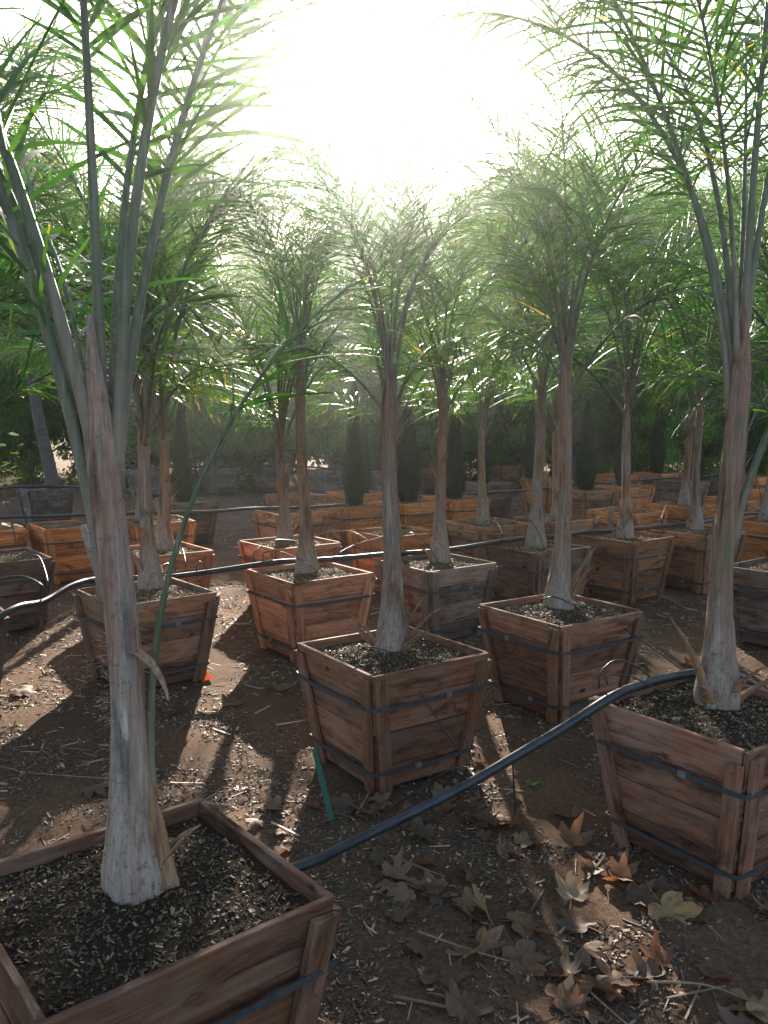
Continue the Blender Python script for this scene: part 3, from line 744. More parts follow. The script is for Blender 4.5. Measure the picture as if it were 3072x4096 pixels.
# big palm, right
TE = trunk_mesh(41, 1.45, .084, .035, (.02, 0), hairs=260, seg=24)
cE = [(frond_meshes(111, 2.5, 6, 50, pet=.30, nl=70, lmax=.46, r0=.013, bendp=1.0, wid=.005, droop=.45), 182, .98),
      (frond_meshes(112, 2.4, 1, 10, pet=.36, nl=58, lmax=.46, r0=.017), 20, 1.2),
      (frond_meshes(113, 2.2, 6, 48, pet=.36, nl=58, lmax=.46, r0=.015), 25, 1.2),
      (frond_meshes(114, 1.9, 10, 72, pet=.42, nl=50, lmax=.46, r0=.015, bendp=1.1), -8, .55),
      (frond_meshes(115, 2.1, 8, 75, pet=.36, nl=58, lmax=.46, r0=.015, droop=.36), 110, 1.15),
      (frond_meshes(116, 2.0, 8, 85, pet=.36, nl=58, lmax=.46, r0=.015, droop=.36), 70, 1.15),
      (frond_meshes(117, 2.0, 10, 90, pet=.34, nl=58, lmax=.46, r0=.015, droop=.42), 150, 1.15),
      (frond_meshes(118, 1.7, 10, 70, pet=.36, nl=50, lmax=.46, r0=.013, droop=.36), 225, 1.2)]
pe = palm(1.19, 2.93, 'big palm with pale scarred foot rising from the near right box', trunk=TE, lean=(.02, 0), h=1.4, seed=71, n=0, stubs=0, custom=cE)
for k, az, h0 in ((0, 190, .02), (3, 230, .0), (3, -20, .0), (1, -60, .01)):
    ob('leaf_base', STUBS[k], pe, (0, 0, h0), R(az))

# ------------------------------------------------------------------ cypresses
def cypress_mesh(seed, h, r):
    g = np.random.default_rng(seed); n = 30; seg = 20; V = []; 
    prof = lambda s: r*(max(0, 1-s))**.72*(.55+.45*min(1, s/.22))*(1.12-.12*s)
    for i in range(n):
        s = i/(n-1)
        for k in range(seg):
            a = 2*np.pi*k/seg; rr = prof(s)*.86*(1+.16*noise.noise(Vector((np.cos(a)*1.5, np.sin(a)*1.5, s*5+seed)))) + .003
            V.append((rr*np.cos(a), rr*np.sin(a), .02+h*.97*s))
    F = [(i*seg+k, i*seg+(k+1) % seg, (i+1)*seg+(k+1) % seg, (i+1)*seg+k) for i in range(n-1) for k in range(seg)]
    m = 8000; s = g.uniform(0, 1, m)**1.1; a = g.uniform(0, 2*np.pi, m)
    lump = np.array([1+.16*noise.noise(Vector((math.cos(q)*1.5, math.sin(q)*1.5, p*5+seed))) for q, p in zip(a, s)])
    rr = np.array([prof(x) for x in s])*lump*g.uniform(.8, 1.06, m)
    P = np.stack([rr*np.cos(a), rr*np.sin(a), .02+h*.97*s], 1)
    out = np.stack([np.cos(a), np.sin(a), np.zeros(m)], 1); tan = np.stack([-np.sin(a), np.cos(a), np.zeros(m)], 1)
    D = out*g.uniform(.05, .75, m)[:, None]+tan*g.normal(0, .25, m)[:, None]+np.array([0, 0, 1.0]); D /= np.linalg.norm(D, axis=1)[:, None]
    l = g.uniform(.02, .05, m)[:, None]; w_ = g.uniform(.0025, .006, m)[:, None]
    Wv = tan*np.cos(1)+out*g.normal(0, .5, m)[:, None]; Wv /= np.linalg.norm(Wv, axis=1)[:, None]
    Q = np.stack([P-Wv*w_, P+Wv*w_, P+D*l*.6+Wv*w_*1.2, P+D*l, P+D*l*.6-Wv*w_*1.2], 1).reshape(-1, 3)
    k = (np.arange(m)*5+len(V))[:, None]
    F5 = k+np.arange(5)[None]
    tone = np.concatenate([np.full(len(F), .15), g.uniform(0, .85, m)])
    return mesh_np('foliage', np.concatenate([np.array(V), Q]), [np.array(F), F5], [CYP], tone)
CY = [cypress_mesh(1, 1.35, .13), cypress_mesh(2, 1.2, .155), cypress_mesh(3, 1.5, .145)]
mb = MB(); mb.tube([(0, 0, -.04), (0, 0, .05), (0, 0, .12)], [.02, .017, .015], 8); CST = mb.mesh('trunk', [TREEBARK], True)
CYPS = [('I', .26, .1, 1, 1.0, 'broad cypress at far left in the bright orange box'),
 ('K', -.02, .0, 2, 1.05, 'cypress left of centre behind the near arching stalk'),
 ('S', .05, .0, 2, 1.12, 'widest cypress, just left of the middle trunk'),
 ('T', .02, .05, 1, 1.2, 'cypress touching the right side of the middle trunk'),
 ('U', -.02, .02, 1, 1.15, 'cypress behind the slim swollen palm trunk'),
 ('AJ', -.05, .0, 0, 1.1, 'narrow cypress right of the slim swollen palm trunk'),
 ('AI', .1, .0, 0, .95, 'cypress standing in the shade behind the widest cypress'),
 ('AK', -.25, .1, 0, 1.15, 'narrow cypress left of the greenish grey palm'),
 ('Z', .0, .0, 1, 1.2, 'wide cypress with bright rim right of the greenish grey palm'),
 ('Z2', -.05, .0, 0, 1.1, 'cypress peeping from behind the mossy footed palm'),
 ('AL', .15, .0, 2, 1.15, 'tall dark cypress in the left one of the far orange pair'),
 ('AH', .0, .0, 2, 1.1, 'pointed dark cypress left of the Y shaped palm'),
 ('AC', .3, .1, 0, .9, 'small dark cypress between two slim right hand palms'),
 ('AG', .0, .0, 2, 1.0, 'dark cypress right of the big right hand trunk, back row')]
for key, dx, dy, v, sc, label in CYPS:
    b = BOXES[key]; t = ob('cypress_tree', None, loc=(b[0]+dx, b[1]+dy, .486), rz=random.uniform(0, 6)); t.scale = (sc*.84, sc*.84, sc*.86)
    tag(t, label, 'cypress', 'columnar cypresses in planter boxes'); ob('foliage', CY[v], t); ob('trunk', CST, t)

# ------------------------------------------------------------------ background trees
def tree_meshes(seed, h, rx, trunk_h, nleaf, lsz, clumps, slender=.45):
    g = np.random.default_rng(seed); r = random.Random(seed)
    mb = MB(); tips = []
    mb.tube(smoothpath([(0, 0, -.05), (.03, .02, trunk_h*.5), (-.03, .03, trunk_h), (.0, 0, h*.75)], 4), [.07, .068, .065, .062, .06, .056, .052, .048, .044, .036, .028, .02, .012][:13], 8)
    cen = []
    for i in range(clumps):
        a = r.uniform(0, 6.28); z = trunk_h*.75+(h-trunk_h*.75)*r.random()**.85; s = (z-trunk_h*.6)/(h-trunk_h*.6)
        rr = rx*math.sqrt(max(.05, 1-(2*s-.85)**2*.8))*r.uniform(.35, 1)
        c = Vector((rr*math.cos(a), rr*math.sin(a), z)); cen.append((c, r.uniform(.22, .5)*rx*.8))
        st = Vector((0, 0, max(trunk_h*.7, z-rr*.9)))
        if i % 2 == 0: mb.tube([st, st.lerp(c, .5)+Vector((0, 0, -.05)), c], [.025, .016, .006], 5)
    tm = mb.mesh('trunk', [TREEBARK], True)
    ci = g.integers(0, clumps, nleaf)
    C = np.array([cen[i][0] for i in ci]); RR = np.array([cen[i][1] for i in ci])
    d = g.normal(size=(nleaf, 3)); d /= np.linalg.norm(d, axis=1)[:, None]; d[:, 2] *= .75
    P = C+d*(RR*g.uniform(.2, 1, nleaf)**.5)[:, None]
    A = g.normal(size=(nleaf, 3)); A[:, 2] -= .5; A /= np.linalg.norm(A, axis=1)[:, None]
    Bv = np.cross(A, g.normal(size=(nleaf, 3))); Bv /= np.linalg.norm(Bv, axis=1)[:, None]
    l = (lsz*g.uniform(.6, 1.2, nleaf))[:, None]; w_ = l*slender*.5
    V = np.stack([P, P+A*l*.45-Bv*w_, P+A*l, P+A*l*.45+Bv*w_], 1).reshape(-1, 3)
    F = (np.arange(nleaf)*4)[:, None]+np.arange(4)[None]
    return mesh_np('crown', V, F, [TREELEAF], g.uniform(0, .9, nleaf)), tm
TREES = [tree_meshes(1, 5.0, 1.7, .7, 26000, .12, 60), tree_meshes(2, 4.6, 1.7, .6, 24000, .13, 56, .5), tree_meshes(3, 5.4, 1.9, .7, 30000, .30, 50, .07), tree_meshes(4, 2.0, .8, .35, 8000, .06, 30, .3)]
tl = [(-9.5, 20, 2, 1.0), (-7.6, 18.2, 0, .95), (-5.8, 20.5, 1, 1.1), (-4.2, 18.9, 2, 1.0), (-2.4, 20.4, 0, 1.05), (-.9, 19.2, 1, 1.1), (.9, 20.3, 2, 1.0),
      (2.4, 19.3, 0, 1.05), (4.1, 20.5, 1, 1.1), (5.6, 19.0, 0, 1.0), (7.3, 19.8, 2, 1.0), (8.9, 18.6, 1, 1.05), (10.6, 19.6, 0, 1.0), (12.2, 20.6, 2, 1.1),
      (-11.4, 21.3, 1, 1.1), (-13, 23, 0, 1.2), (-6.8, 23.8, 1, 1.25), (-3.2, 24, 0, 1.2), (.2, 24.2, 1, 1.25), (3.4, 24, 2, 1.2), (6.6, 23.6, 0, 1.25), (9.8, 23.8, 1, 1.2), (-15, 20, 2, 1.2), (-9.8, 24, 2, 1.3), (-5, 25, 2, 1.3), (-1.5, 25.5, 0, 1.3), (1.9, 25.2, 0, 1.3), (5.1, 25, 2, 1.3), (8.2, 25, 0, 1.3), (12.4, 24, 0, 1.2), (14.5, 22, 1, 1.2)]
pos_words = ['at far left', 'left of the leaning grey trunk', 'above the old grey box', 'behind the left stalks', 'behind the grey box pair', 'above the widest cypress', 'behind the middle trunk',
 'right of the middle trunk', 'behind the greenish grey palm', 'above the wide right cypress', 'behind the mossy footed palm', 'behind the Y shaped palm', 'behind the big right trunk', 'at far right']
for i, (x, y, v, sc) in enumerate(tl):
    if i % 3 == 0: v = 2
    if -5 < x < 4.5 and y < 22: sc *= .82
    elif y >= 22: sc *= 1.18 if abs(x+.5) > 3 else 1.04
    t = ob('background_tree', None, loc=(x, y, 0), rz=random.uniform(0, 6)); t.scale = (sc, sc, sc)
    kind = ['dense broadleaf tree', 'rounded bright broadleaf tree', 'feathery narrow leaved tree', ''][v]
    lab = kind+' '+pos_words[i]+', behind the last row of boxes' if i < 14 else 'tall distant tree far behind the last row of boxes'
    tag(t, lab, 'tree', 'trees behind the nursery' if i < 14 else 'farthest trees behind the nursery')
    c = ob('crown', TREES[v][0], t); k = [(.9, .95, .9), (1.2, 1.15, .8), (1.0, 1.05, 1.2)][v]; c.color = (*[q*random.uniform(.85, 1.15) for q in k], 1); ob('trunk', TREES[v][1], t)
hedge = [(-7.2, 17.3), (-5.7, 17.9), (-.2, 17.6), (1.9, 18.4), (3.1, 18.2), (4.9, 18.0), (5.9, 17.0), (7.6, 17.6), (9.2, 17.2), (-2.8, 18.5), (-4.3, 18.0), (.8, 18.3)]
for i, (x, y) in enumerate(hedge):
    t = ob('bush', None, loc=(x, y, -.25), rz=random.uniform(0, 6)); sc = random.uniform(.5, .62); t.scale = (sc*1.0, sc*1.0, sc)
    tag(t, 'low leafy green bush growing in the hedge behind the back row', 'bush', 'bushes behind the back row')
    c = ob('foliage', TREES[i % 2][0], t); c.color = (*[q*random.uniform(.8, 1.2) for q in (1.35, 1.45, .9)], 1); ob('trunk', TREES[i % 2][1], t)
for x, y, z, sc, label in ((-3.25, 16.9, .45, 1, 'grey green bushy shrub in the left one of the old grey box pair'), (-2.3, 17.2, .45, 1.05, 'grey green bushy shrub in the right one of the old grey box pair'),
    (-1.05, 16.3, .45, .9, 'dusty shrub left of the widest cypress in the back row'), (-4.6, 16.4, .45, 1, 'grey green shrub left of the old grey pair'),
    (1.1, 16.6, .45, .9, 'dark shrub in the brown far back box'), (.2, 15.7, .45, .75, 'dark shrub in the pale far back box'), (3.9, 17.4, .45, 1.1, 'dark shrub behind the grey faced box'), (6.6, 17.2, .45, 1.1, 'leafy shrub in the pale far right box'), (2.5, 17.8, .45, 1.0, 'dark shrub far back between two cypresses')):
    t = ob('shrub', None, loc=(x, y, z), rz=random.uniform(0, 6)); t.scale = (sc,)*3; tag(t, label, 'shrub', 'shrubs in the back row')
    c = ob('foliage', TREES[3][0], t); k = (1.6, 1.5, 1.8) if x < -.5 else (.8, .85, .8); c.color = (*k, 1); ob('trunk', TREES[3][1], t)
# old leaning trunk in the grey box, far left
mb = MB(); mb.tube(smoothpath([(0, 0, -.05), (-.06, 0, .35), (-.2, .02, 1.1), (-.3, .05, 1.9)], 5), [.10-.002*i for i in range(16)], 12)
t = ob('leaning_tree', None, loc=(-4.65, 11.9, .45)); tag(t, 'leaning smooth grey trunk standing in the old grey box at far left', 'tree')
o = ob('trunk', mb.mesh('trunk', [TREEBARK], True), t); c = ob('crown', TREES[3][0], t, (-.35, 0, 1.2)); c.color = (1.2, 1.3, .8, 1); c.scale = (1.2,)*3

# ------------------------------------------------------------------ irrigation
def tube_obj(name, pts, r, material, label, cat, group=None, seg=10, sub=6):
    mb = MB(); mb.tube(smoothpath(pts, sub), r, seg)
    return tag(ob(name, mb.mesh(name, [material], True)), label, cat, group)
HP = .538
P1 = [(-2.3, 3.3, .10), (-1.98, 3.95, .44), (-1.88, 4.2, HP), (-1.85, 4.5, .51), (-1.80, 4.82, HP), (-1.71, 5.05, .53), (-1.42, 5.25, .5), (-1.16, 5.43, .50), (-.73, 5.6, HP), (-.50, 5.72, .53), (-.24, 5.84, .53), (.01, 5.93, HP), (.34, 6.11, .53), (.6, 6.3, .53),
      (.91, 6.56, HP), (1.1, 6.78, .53), (1.47, 7.02, .52), (1.75, 7.13, HP), (1.96, 7.24, .53), (2.6, 7.56, HP), (3.04, 7.9, .53), (3.4, 8.24, HP), (3.66, 8.54, .535), (4.31, 8.92, .5), (5.3, 9.4, .5)]
tube_obj('irrigation_pipe', P1, .017, PIPE, 'long black pipe draped over the planter rims through the middle of the rows', 'pipe', 'irrigation pipes', 12)
P2 = [(-.62, 2.52, .0)] + [(-0.274, 2.639, 0.032), (-0.129, 2.665, 0.088), (0.033, 2.694, 0.157), (0.267, 2.736, 0.26), (0.474, 2.773, 0.368), (0.621, 2.8, 0.446), (0.79, 2.835, 0.541)] + [(.92, 2.95, HP+.006), (1.11, 3.09, HP), (1.3, 3.13, HP), (1.5, 3.22, .42), (1.8, 3.4, .14), (2.3, 3.8, .02)]
tube_obj('irrigation_pipe', P2, .0168, PIPE, 'thick black pipe rising from the foreground dirt onto the near right box', 'pipe', 'irrigation pipes', 14)
tube_obj('irrigation_pipe', [(-4.5, 8.3, .5), (-3.33, 8.63, .5), (-2.73, 8.84, .5), (-2.29, 8.95, .5), (-1.85, 8.94, .51), (-1.41, 8.98, HP), (-.9, 9.16, .53), (-.4, 9.4, HP)], .017, PIPE, 'black pipe with bright top spanning the open dirt lane at left centre', 'pipe', 'irrigation pipes')
tube_obj('irrigation_pipe', [(.3, 10.6, .5), (1.21, 11.21, .5), (2.03, 11.74, .5), (2.8, 12.2, HP), (3.56, 12.75, HP), (4.25, 13.35, .54), (4.77, 13.68, HP), (6, 14.6, HP)], .017, PIPE, 'black pipe running across the back row boxes on the right', 'pipe', 'irrigation pipes')
tube_obj('irrigation_pipe', [(-5.9, 11.3, .42), (-5.2, 11.55, .55), (-4.75, 11.65, .56), (-4.2, 12.1, .5), (-3.2, 13, .3)], .02, PIPE, 'black pipe over the old grey box at far left', 'pipe', 'irrigation pipes')
tube_obj('irrigation_pipe', [(-4.3, 16.2, .56), (-3.2, 16.5, .56), (-2.0, 16.9, .55), (-1.0, 16.0, .55), (0, 15.5, .55)], .018, PIPE, 'black pipe lying along the far grey boxes', 'pipe', 'irrigation pipes')
def drip(a, b, hgt, label, mid_=None, sidew=0, r=.0032):
    a = Vector(a); b = Vector(b); m1 = a.lerp(b, .3)+Vector((sidew, 0, hgt)); m2 = a.lerp(b, .72)+Vector((sidew*.6, 0, hgt*.75))
    mb = MB(); mb.tube(smoothpath([a, a+Vector((0, 0, hgt*.55)), m1, m2, b+Vector((0, 0, .03)), b], 7), r, 6)
    return tag(ob('drip_tube', mb.mesh('drip_tube', [TUBE], True)), label, 'drip tube', 'thin drip tubes')
drip((-.12, 3.42, .47), (.12, 3.38, .47), .09, 'thin black drip tube arching over the foot of the middle palm', sidew=-.02)
DR = [((.17, 3.62, .47), (.36, 3.28, .08), .12, 'thin drip tube looping out of the middle box and hanging down its right face'),
 ((.05, 3.30, .52), (.33, 3.27, .10), .03, 'second thin drip tube hanging down the right face of the middle box'),
 ((.82, 4.4, .47), (1.03, 4.22, .47), .10, 'drip tube hooped over the foot of the greenish grey palm'),
 ((1.0, 4.45, .47), (1.45, 3.9, .25), .08, 'drip tube strung from the dark right box toward the dirt gap'),
 ((.77, 2.93, .54), (1.0, 3.1, .50), .10, 'wiry drip tube rising from the pipe on the near right box corner'),
 ((.80, 2.94, .55), (1.05, 2.9, .47), .06, 'low drip tube beside the wiry one on the near right box'),
 ((.28, 2.79, .28), (.05, 3.05, .02), .05, 'thin drip tube curling off the thick pipe over the dirt'),
 ((.44, 2.78, .33), (.46, 2.83, .12), .015, 'short drip tube hanging from the middle of the thick pipe'),
 ((-.80, 5.56, .55), (-.42, 5.40, .47), .10, 'drip tube arching round the stout palm foot from the left'),
 ((-.86, 5.54, .55), (-.6, 6.4, .5), .12, 'drip tube arching from the pipe to the box behind the stout palm'),
 ((-.10, 5.92, .55), (-.6, 6.66, .50), .14, 'drip tube rising right of the stout palm and curving back'),
 ((-.30, 5.83, .55), (.02, 7.0, .5), .04, 'small hooked drip tube on the pipe right of the stout palm'),
 ((.12, 5.98, .55), (.38, 5.70, .47), .17, 'tall drip tube arching onto the slim swollen palm'),
 ((.10, 5.97, .55), (.0, 7.2, .5), .12, 'drip tube arching away behind the slim swollen palm'),
 ((-1.33, 5.31, .52), (-1.45, 4.95, .47), .09, 'left one of the looped drip tubes on the pipe over the dirt gap'),
 ((-1.27, 5.34, .52), (-1.5, 6.1, .5), .11, 'middle looped drip tube on the pipe over the dirt gap'),
 ((-1.21, 5.38, .51), (-1.15, 5.39, .51), .07, 'tiny closed loop of drip tube on the pipe over the dirt gap'),
 ((-1.86, 4.6, .53), (-2.5, 5.9, .47), .15, 'drip tube climbing left to the dark box with lit chips'),
 ((-1.85, 4.5, .53), (-2.35, 4.7, .47), .13, 'drip tube curving over the dark left edge box'),
 ((1.05, 6.7, .55), (1.24, 6.45, .47), .20, 'drip tube looping over the wide pale footed palm'),
 ((1.32, 6.95, .54), (1.72, 8.2, .5), .12, 'drip tube reaching back to the sunlit box'),
 ((.93, 6.6, .55), (.95, 7.9, .5), .10, 'drip tube reaching back to the fourth row slim palm'),
 ((1.80, 7.2, .55), (2.0, 6.9, .47), .14, 'drip tube hooked in front of the mossy footed palm'),
 ((2.25, 7.42, .54), (2.72, 7.3, .47), .12, 'drip tube bowed toward the straight slim palm'),
 ((2.5, 7.55, .54), (3.3, 9.6, .5), .13, 'drip tube arching back to the Y shaped palm'),
 ((3.5, 8.4, .54), (3.75, 8.1, .47), .13, 'drip tube near the right edge palm in the bright orange box'),
 ((1.05, 13.1, .5), (1.6, 12.9, .47), .15, 'far drip tube curling above the back row box')]
for a, b, h, l in DR: drip(a, b, h, l)
# ------------------------------------------------------------------ stakes, weeds
def plank(name, p, q, w_, t_, m, label, cat):
    mb = MB(); p = Vector(p); q = Vector(q); d = (q-p).normalized(); s = d.cross(Vector((0, 1, 0))).normalized(); n_ = d.cross(s)
    c = [tuple(b_+s*w_*u+n_*t_*v) for v in (-1, 1) for b_, u in ((p, -1), (p, 1), (q, 1), (q, -1))]
    mb.hexa(c); return tag(ob(name, mb.mesh(name, [m], bevel=.001)), label, cat)
plank('wooden_stake', (-2.38, 7.1, -.05), (-2.56, 7.12, .60), .028, .012, GREYWOOD, 'grey wooden stake leaning in front of the bright orange left box', 'stake')
plank('plastic_stake', (-.19, 2.96, .03), (-.275, 3.22, .20), .011, .005, GREENSTAKE, 'thin teal green stake standing in the dirt left of the middle box', 'stake')
plank('wooden_stake', (2.29, 8.4, -.05), (2.26, 8.4, .62), .026, .012, FIBRE, 'short tan stake in front of the stakeless orange box, right of the mossy footed palm', 'stake')
def weed(x, y, z, n, l, seed, label, tint=(1.4, 1.6, .7)):
    g = random.Random(seed); V = []; F = []; T = []
    for i in range(n):
        a = g.uniform(0, 6.28); p = Vector((0, 0, 0)); d = Vector((math.cos(a)*.5, math.sin(a)*.5, 1)).normalized(); sd = Vector((-math.sin(a), math.cos(a), 0)); k = len(V); w_ = l*.13
        for j in range(5):
            s = j/4; ww = w_*math.sin(math.pi*(.12+.86*s)); V += [tuple(p-sd*ww), tuple(p+sd*ww)]; d = (d+Vector((math.cos(a)*.4, math.sin(a)*.4, -.25))).normalized(); p = p+d*l/4
        F += [(k+2*j, k+2*j+1, k+2*j+3, k+2*j+2) for j in range(4)]; T += [g.uniform(.4, .9)]*4
    o = ob('weed', mesh_np('weed', np.array(V), np.array(F), [TREELEAF], np.array(T), smooth=True), loc=(x, y, z), rz=0); o.color = (*tint, 1); return tag(o, label, 'weed')
weed(.60, 3.32, .0, 7, .06, 3, 'tiny green seedling in the lit strip behind the thick pipe', (1.3, 1.6, .7))
# yellow green vine shoot at the left edge
g = random.Random(5); mb = MB(); root = ob('vine', None, loc=(-3.0, 6.7, 0)); tag(root, 'young vine with yellow green leaves at the left picture edge', 'vine')
pts = smoothpath([(0, 0, 0), (.05, 0, .5), (-.02, 0, .95), (.08, .02, 1.35)], 6); mb.tube(pts, .006, 6); ob('stem', mb.mesh('stem', [TREEBARK], True), root)
V = []; F = []
for i in range(26):
    p = pts[g.randrange(8, len(pts))]; a = g.uniform(0, 6.28); d = Vector((math.cos(a), math.sin(a), g.uniform(-.4, .4))).normalized(); s_ = d.cross(Vector((g.uniform(-.4, .4), g.uniform(-.4, .4), 1))).normalized(); q = p+d*g.uniform(.02, .10); l = g.uniform(.05, .085); k = len(V)
    for u, v in ((0, 0), (.25, -.5), (.6, -.42), (1, 0), (.6, .42), (.25, .5)): V.append(tuple(q+d*u*l+s_*v*l))
    F.append(tuple(range(k, k+6)))
o = ob('leaves', mesh_np('leaves', np.array(V), np.array(F), [TREELEAF], np.full(26, .8)), root); o.color = (3, 2.6, 1.0, 1)

# ------------------------------------------------------------------ fallen sycamore leaves
def leaf_mesh(seed, curl):
    g = random.Random(seed); lobes = [(-150, .40), (-95, .62), (-78, .46), (-45, .95), (-22, .50), (0, 1.1), (22, .52), (45, .92), (78, .46), (95, .60), (150, .42), (180, .16)]
    ang = []; 
    for i in range(len(lobes)):
        a0, r0 = lobes[i]; a1, r1 = lobes[(i+1) % len(lobes)]; 
        if a1 < a0: a1 += 360
        for k in range(4):
            t = k/4; rr = r0+(r1-r0)*t; rr *= 1+g.uniform(-.09, .09)*(1 if k else .4); ang.append((R(a0+(a1-a0)*t), rr))
    m = len(ang); V = [(0, 0, 0)]; rings = (.25, .5, .75, 1.0); kx, ky, tw = curl
    def zf(x, y):
        return kx*x*x+ky*y*y+tw*x*y + .05*math.sin(x*9+seed)*abs(y)+.10*noise.noise(Vector((x*2.5, y*2.5, seed)))-.05*math.exp(-abs(y)*14)*max(0, x)
    for q in rings:
        for a, r_ in ang:
            rr = r_*q; x = rr*math.cos(a); y = rr*math.sin(a); V.append((x, y, zf(x, y)))
    T3 = [(0, 1+i, 1+(i+1) % m) for i in range(m)]; Q4 = []
    for k in range(3):
        for i in range(m): a = 1+k*m+i; b = 1+k*m+(i+1) % m; Q4.append((a, a+m, b+m, b))
    V = np.array(V); z0 = np.sort(V[:, 2])[int(len(V)*.1)]; V[:, 2] -= z0
    # stalk
    k = len(V); st = []
    for j in range(5):
        s = j/4; c = np.array([-.15-.75*s, .1*s*s, .03-z0*(1-s)])
        for a in (0, 2.1, 4.2): st.append(c+np.array([0, math.cos(a), math.sin(a)])*.016)
    V = np.concatenate([V, np.array(st)])
    Q4 += [(k+j*3+q, k+j*3+(q+1) % 3, k+j*3+3+(q+1) % 3, k+j*3+3+q) for j in range(4) for q in range(3)]
    tone = [g.uniform(.2, .7)]*0+[.45]*len(T3)+[.45+.2*g.uniform(-1, 1) for _ in Q4]
    return mesh_np('sycamore_leaf', V, [np.array(T3), np.array(Q4)], [DEADLEAF], np.array(tone), smooth=True)
LM = [leaf_mesh(1, (.25, .35, .1)), leaf_mesh(2, (.5, -.2, .3)), leaf_mesh(3, (-.25, .6, -.2)), leaf_mesh(4, (.1, .9, .3)), leaf_mesh(5, (.7, .3, -.4)), leaf_mesh(6, (-.3, -.25, .2))]
def leaf(x, y, s, v, rz, tx, ty, colr, label, group=None, z=None):
    o = ob('sycamore_leaf', LM[v]); o.location = (x, y, (gz(x, y) if z is None else z)+.008); o.rotation_euler = (R(tx), R(ty), R(rz)); o.scale = (s, s, s); o.color = (*colr, 1)
    return tag(o, label, 'leaf', group)
G1 = 'fallen sycamore leaves'
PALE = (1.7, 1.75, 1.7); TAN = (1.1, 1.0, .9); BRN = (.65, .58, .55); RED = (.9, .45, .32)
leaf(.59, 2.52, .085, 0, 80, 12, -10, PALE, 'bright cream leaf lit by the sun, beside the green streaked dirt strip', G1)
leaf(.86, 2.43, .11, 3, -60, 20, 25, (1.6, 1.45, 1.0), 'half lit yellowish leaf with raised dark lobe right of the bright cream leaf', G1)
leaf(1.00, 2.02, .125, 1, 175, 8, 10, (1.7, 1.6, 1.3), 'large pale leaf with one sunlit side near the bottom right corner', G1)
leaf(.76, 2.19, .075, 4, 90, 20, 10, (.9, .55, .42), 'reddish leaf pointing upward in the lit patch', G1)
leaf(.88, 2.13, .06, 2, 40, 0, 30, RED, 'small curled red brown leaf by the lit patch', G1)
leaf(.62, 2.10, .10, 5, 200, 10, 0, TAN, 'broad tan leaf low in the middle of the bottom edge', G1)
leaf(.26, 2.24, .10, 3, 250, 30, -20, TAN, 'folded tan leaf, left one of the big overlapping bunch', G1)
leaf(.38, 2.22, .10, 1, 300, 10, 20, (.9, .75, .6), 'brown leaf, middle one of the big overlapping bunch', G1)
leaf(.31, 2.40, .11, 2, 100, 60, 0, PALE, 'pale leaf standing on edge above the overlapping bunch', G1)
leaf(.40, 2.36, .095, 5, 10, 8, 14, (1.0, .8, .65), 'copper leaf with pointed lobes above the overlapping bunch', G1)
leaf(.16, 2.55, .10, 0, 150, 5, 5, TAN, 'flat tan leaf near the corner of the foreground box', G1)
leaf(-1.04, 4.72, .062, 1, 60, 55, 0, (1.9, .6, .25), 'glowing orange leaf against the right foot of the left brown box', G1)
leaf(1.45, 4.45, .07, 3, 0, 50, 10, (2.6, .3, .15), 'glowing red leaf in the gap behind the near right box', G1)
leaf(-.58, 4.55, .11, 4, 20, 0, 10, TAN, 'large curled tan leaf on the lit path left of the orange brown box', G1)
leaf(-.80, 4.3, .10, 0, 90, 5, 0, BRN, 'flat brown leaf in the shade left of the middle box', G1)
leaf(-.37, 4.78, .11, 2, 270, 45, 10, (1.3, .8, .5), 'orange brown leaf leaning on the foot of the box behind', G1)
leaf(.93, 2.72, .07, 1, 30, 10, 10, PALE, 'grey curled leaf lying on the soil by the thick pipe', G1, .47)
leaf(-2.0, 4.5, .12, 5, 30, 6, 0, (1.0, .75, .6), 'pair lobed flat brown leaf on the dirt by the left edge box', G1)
gl = random.Random(12)
def free(x, y):
    return all(math.hypot(x-b[0], y-b[1]) > .36 for b in BOXES.values())
cnt = 0
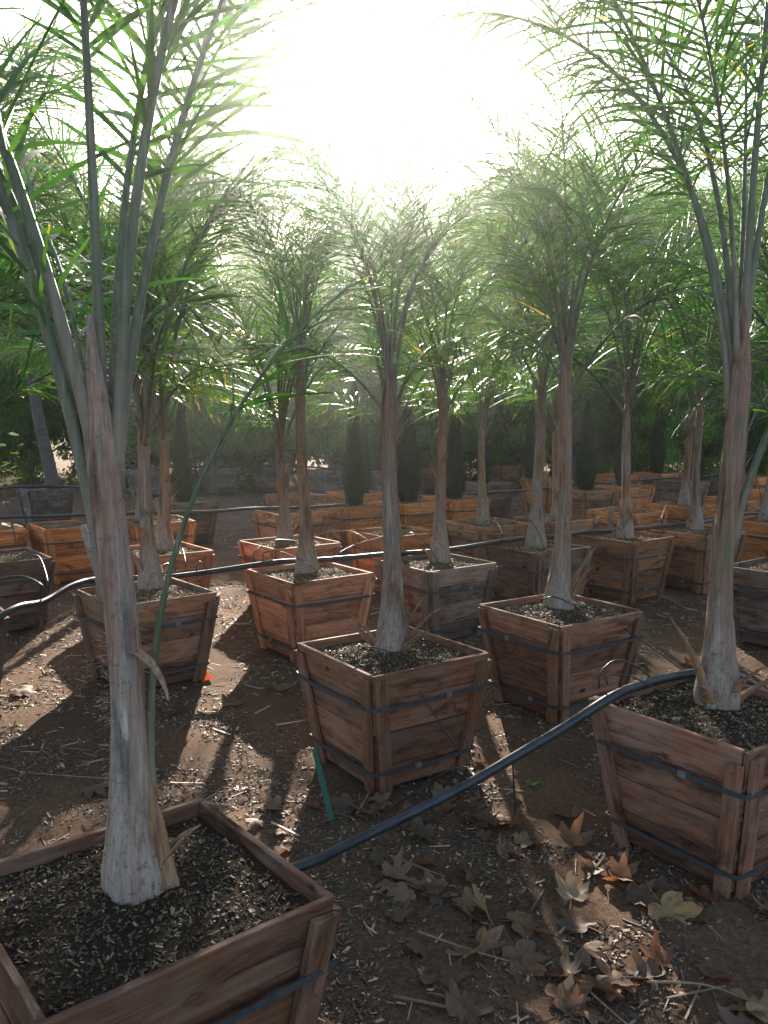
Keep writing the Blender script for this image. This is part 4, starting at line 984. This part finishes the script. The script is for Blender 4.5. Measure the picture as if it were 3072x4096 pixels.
while cnt < 105:
    m_ = gl.random()
    if m_ < .62: x = gl.uniform(.0, 1.45); y = gl.uniform(1.8, 2.7)
    elif m_ < .8: x = gl.gauss(.15, .35); y = gl.gauss(3.0, .15)
    else: x = gl.uniform(-1.6, 2.2); y = gl.uniform(2.6, 5.2)
    if not free(x, y) or (x < -.1 and y < 2.3): continue
    c = gl.choice([BRN, BRN, TAN, (.8, .62, .5), (.55, .5, .48), (1.0, .65, .5)])
    zone = ('on dark dirt before the near right box' if x > .75 and y < 2.6 else 'on the dirt in the shaded bottom middle' if y < 2.75 else 'against the foot of the middle box' if y < 3.3 and abs(x) < .8 else 'on the dirt between the planter boxes')
    lab = {.65: 'dull brown', 1.1: 'tan', .8: 'mid brown', .55: 'greyish brown', 1.0: 'reddish brown'}[c[0]]
    leaf(x, y, gl.uniform(.045, .095), gl.randrange(6), gl.uniform(0, 360), gl.gauss(0, 16), gl.gauss(0, 16), c, lab+' sycamore leaf lying '+zone, 'dry sycamore leaves scattered on the dirt')
    cnt += 1

# ------------------------------------------------------------------ twigs in the foreground
gt = random.Random(4)
for a, b, l in (((.10, 2.33), (.42, 2.16), 'long grey twig lying below the overlapping leaf bunch'), ((.50, 2.15), (.62, 1.92), 'thin pale twig at the bottom edge'),
                ((.02, 2.75), (.20, 2.62), 'bent twig beside the corner of the foreground box'), ((.70, 2.1), (.95, 2.03), 'straight twig crossing the reddish leaves'), ((-.95, 3.35), (-1.5, 3.42), 'long tan twig behind the nearest trunk')):
    p = [Vector((*a, gz(*a)+.012)), Vector(((a[0]+b[0])/2+gt.uniform(-.02, .02), (a[1]+b[1])/2+gt.uniform(-.02, .02), gz(*a)+.02)), Vector((*b, gz(*b)+.01))]
    mb = MB(); P_ = smoothpath(p, 6); mb.tube(P_, [.004-.0002*i for i in range(len(P_))], 6); tag(ob('twig', mb.mesh('twig', [FIBRE], True)), l, 'twig')

# ------------------------------------------------------------------ haze
mb = MB(); x0, x1, y0, y1, z0, z1 = -26, 26, -3, 34, -1.3, 9
mb.v = [(x0, y0, z0), (x1, y0, z0), (x1, y1, z0), (x0, y1, z0), (x0, y0, z1), (x1, y0, z1), (x1, y1, z1), (x0, y1, z1)]
mb.f = [[3, 2, 1, 0], [4, 5, 6, 7], [0, 1, 5, 4], [1, 2, 6, 5], [2, 3, 7, 6], [3, 0, 4, 7]]; mb.t = [0]*6; mb.m = [0]*6; mb.uv = [(0, 0)]*24
hm = bpy.data.materials.new('haze'); hm.use_nodes = True; hn = hm.node_tree; hn.nodes.remove(hn.nodes['Principled BSDF'])
pv = hn.nodes.new('ShaderNodeVolumePrincipled'); pv.inputs['Density'].default_value = .0049; pv.inputs['Anisotropy'].default_value = .94
pv.inputs['Color'].default_value = (.97, .98, 1, 1); hn.links.new(pv.outputs[0], hn.nodes['Material Output'].inputs['Volume'])
tag(ob('haze', mb.mesh('haze', [hm])), kind='stuff')
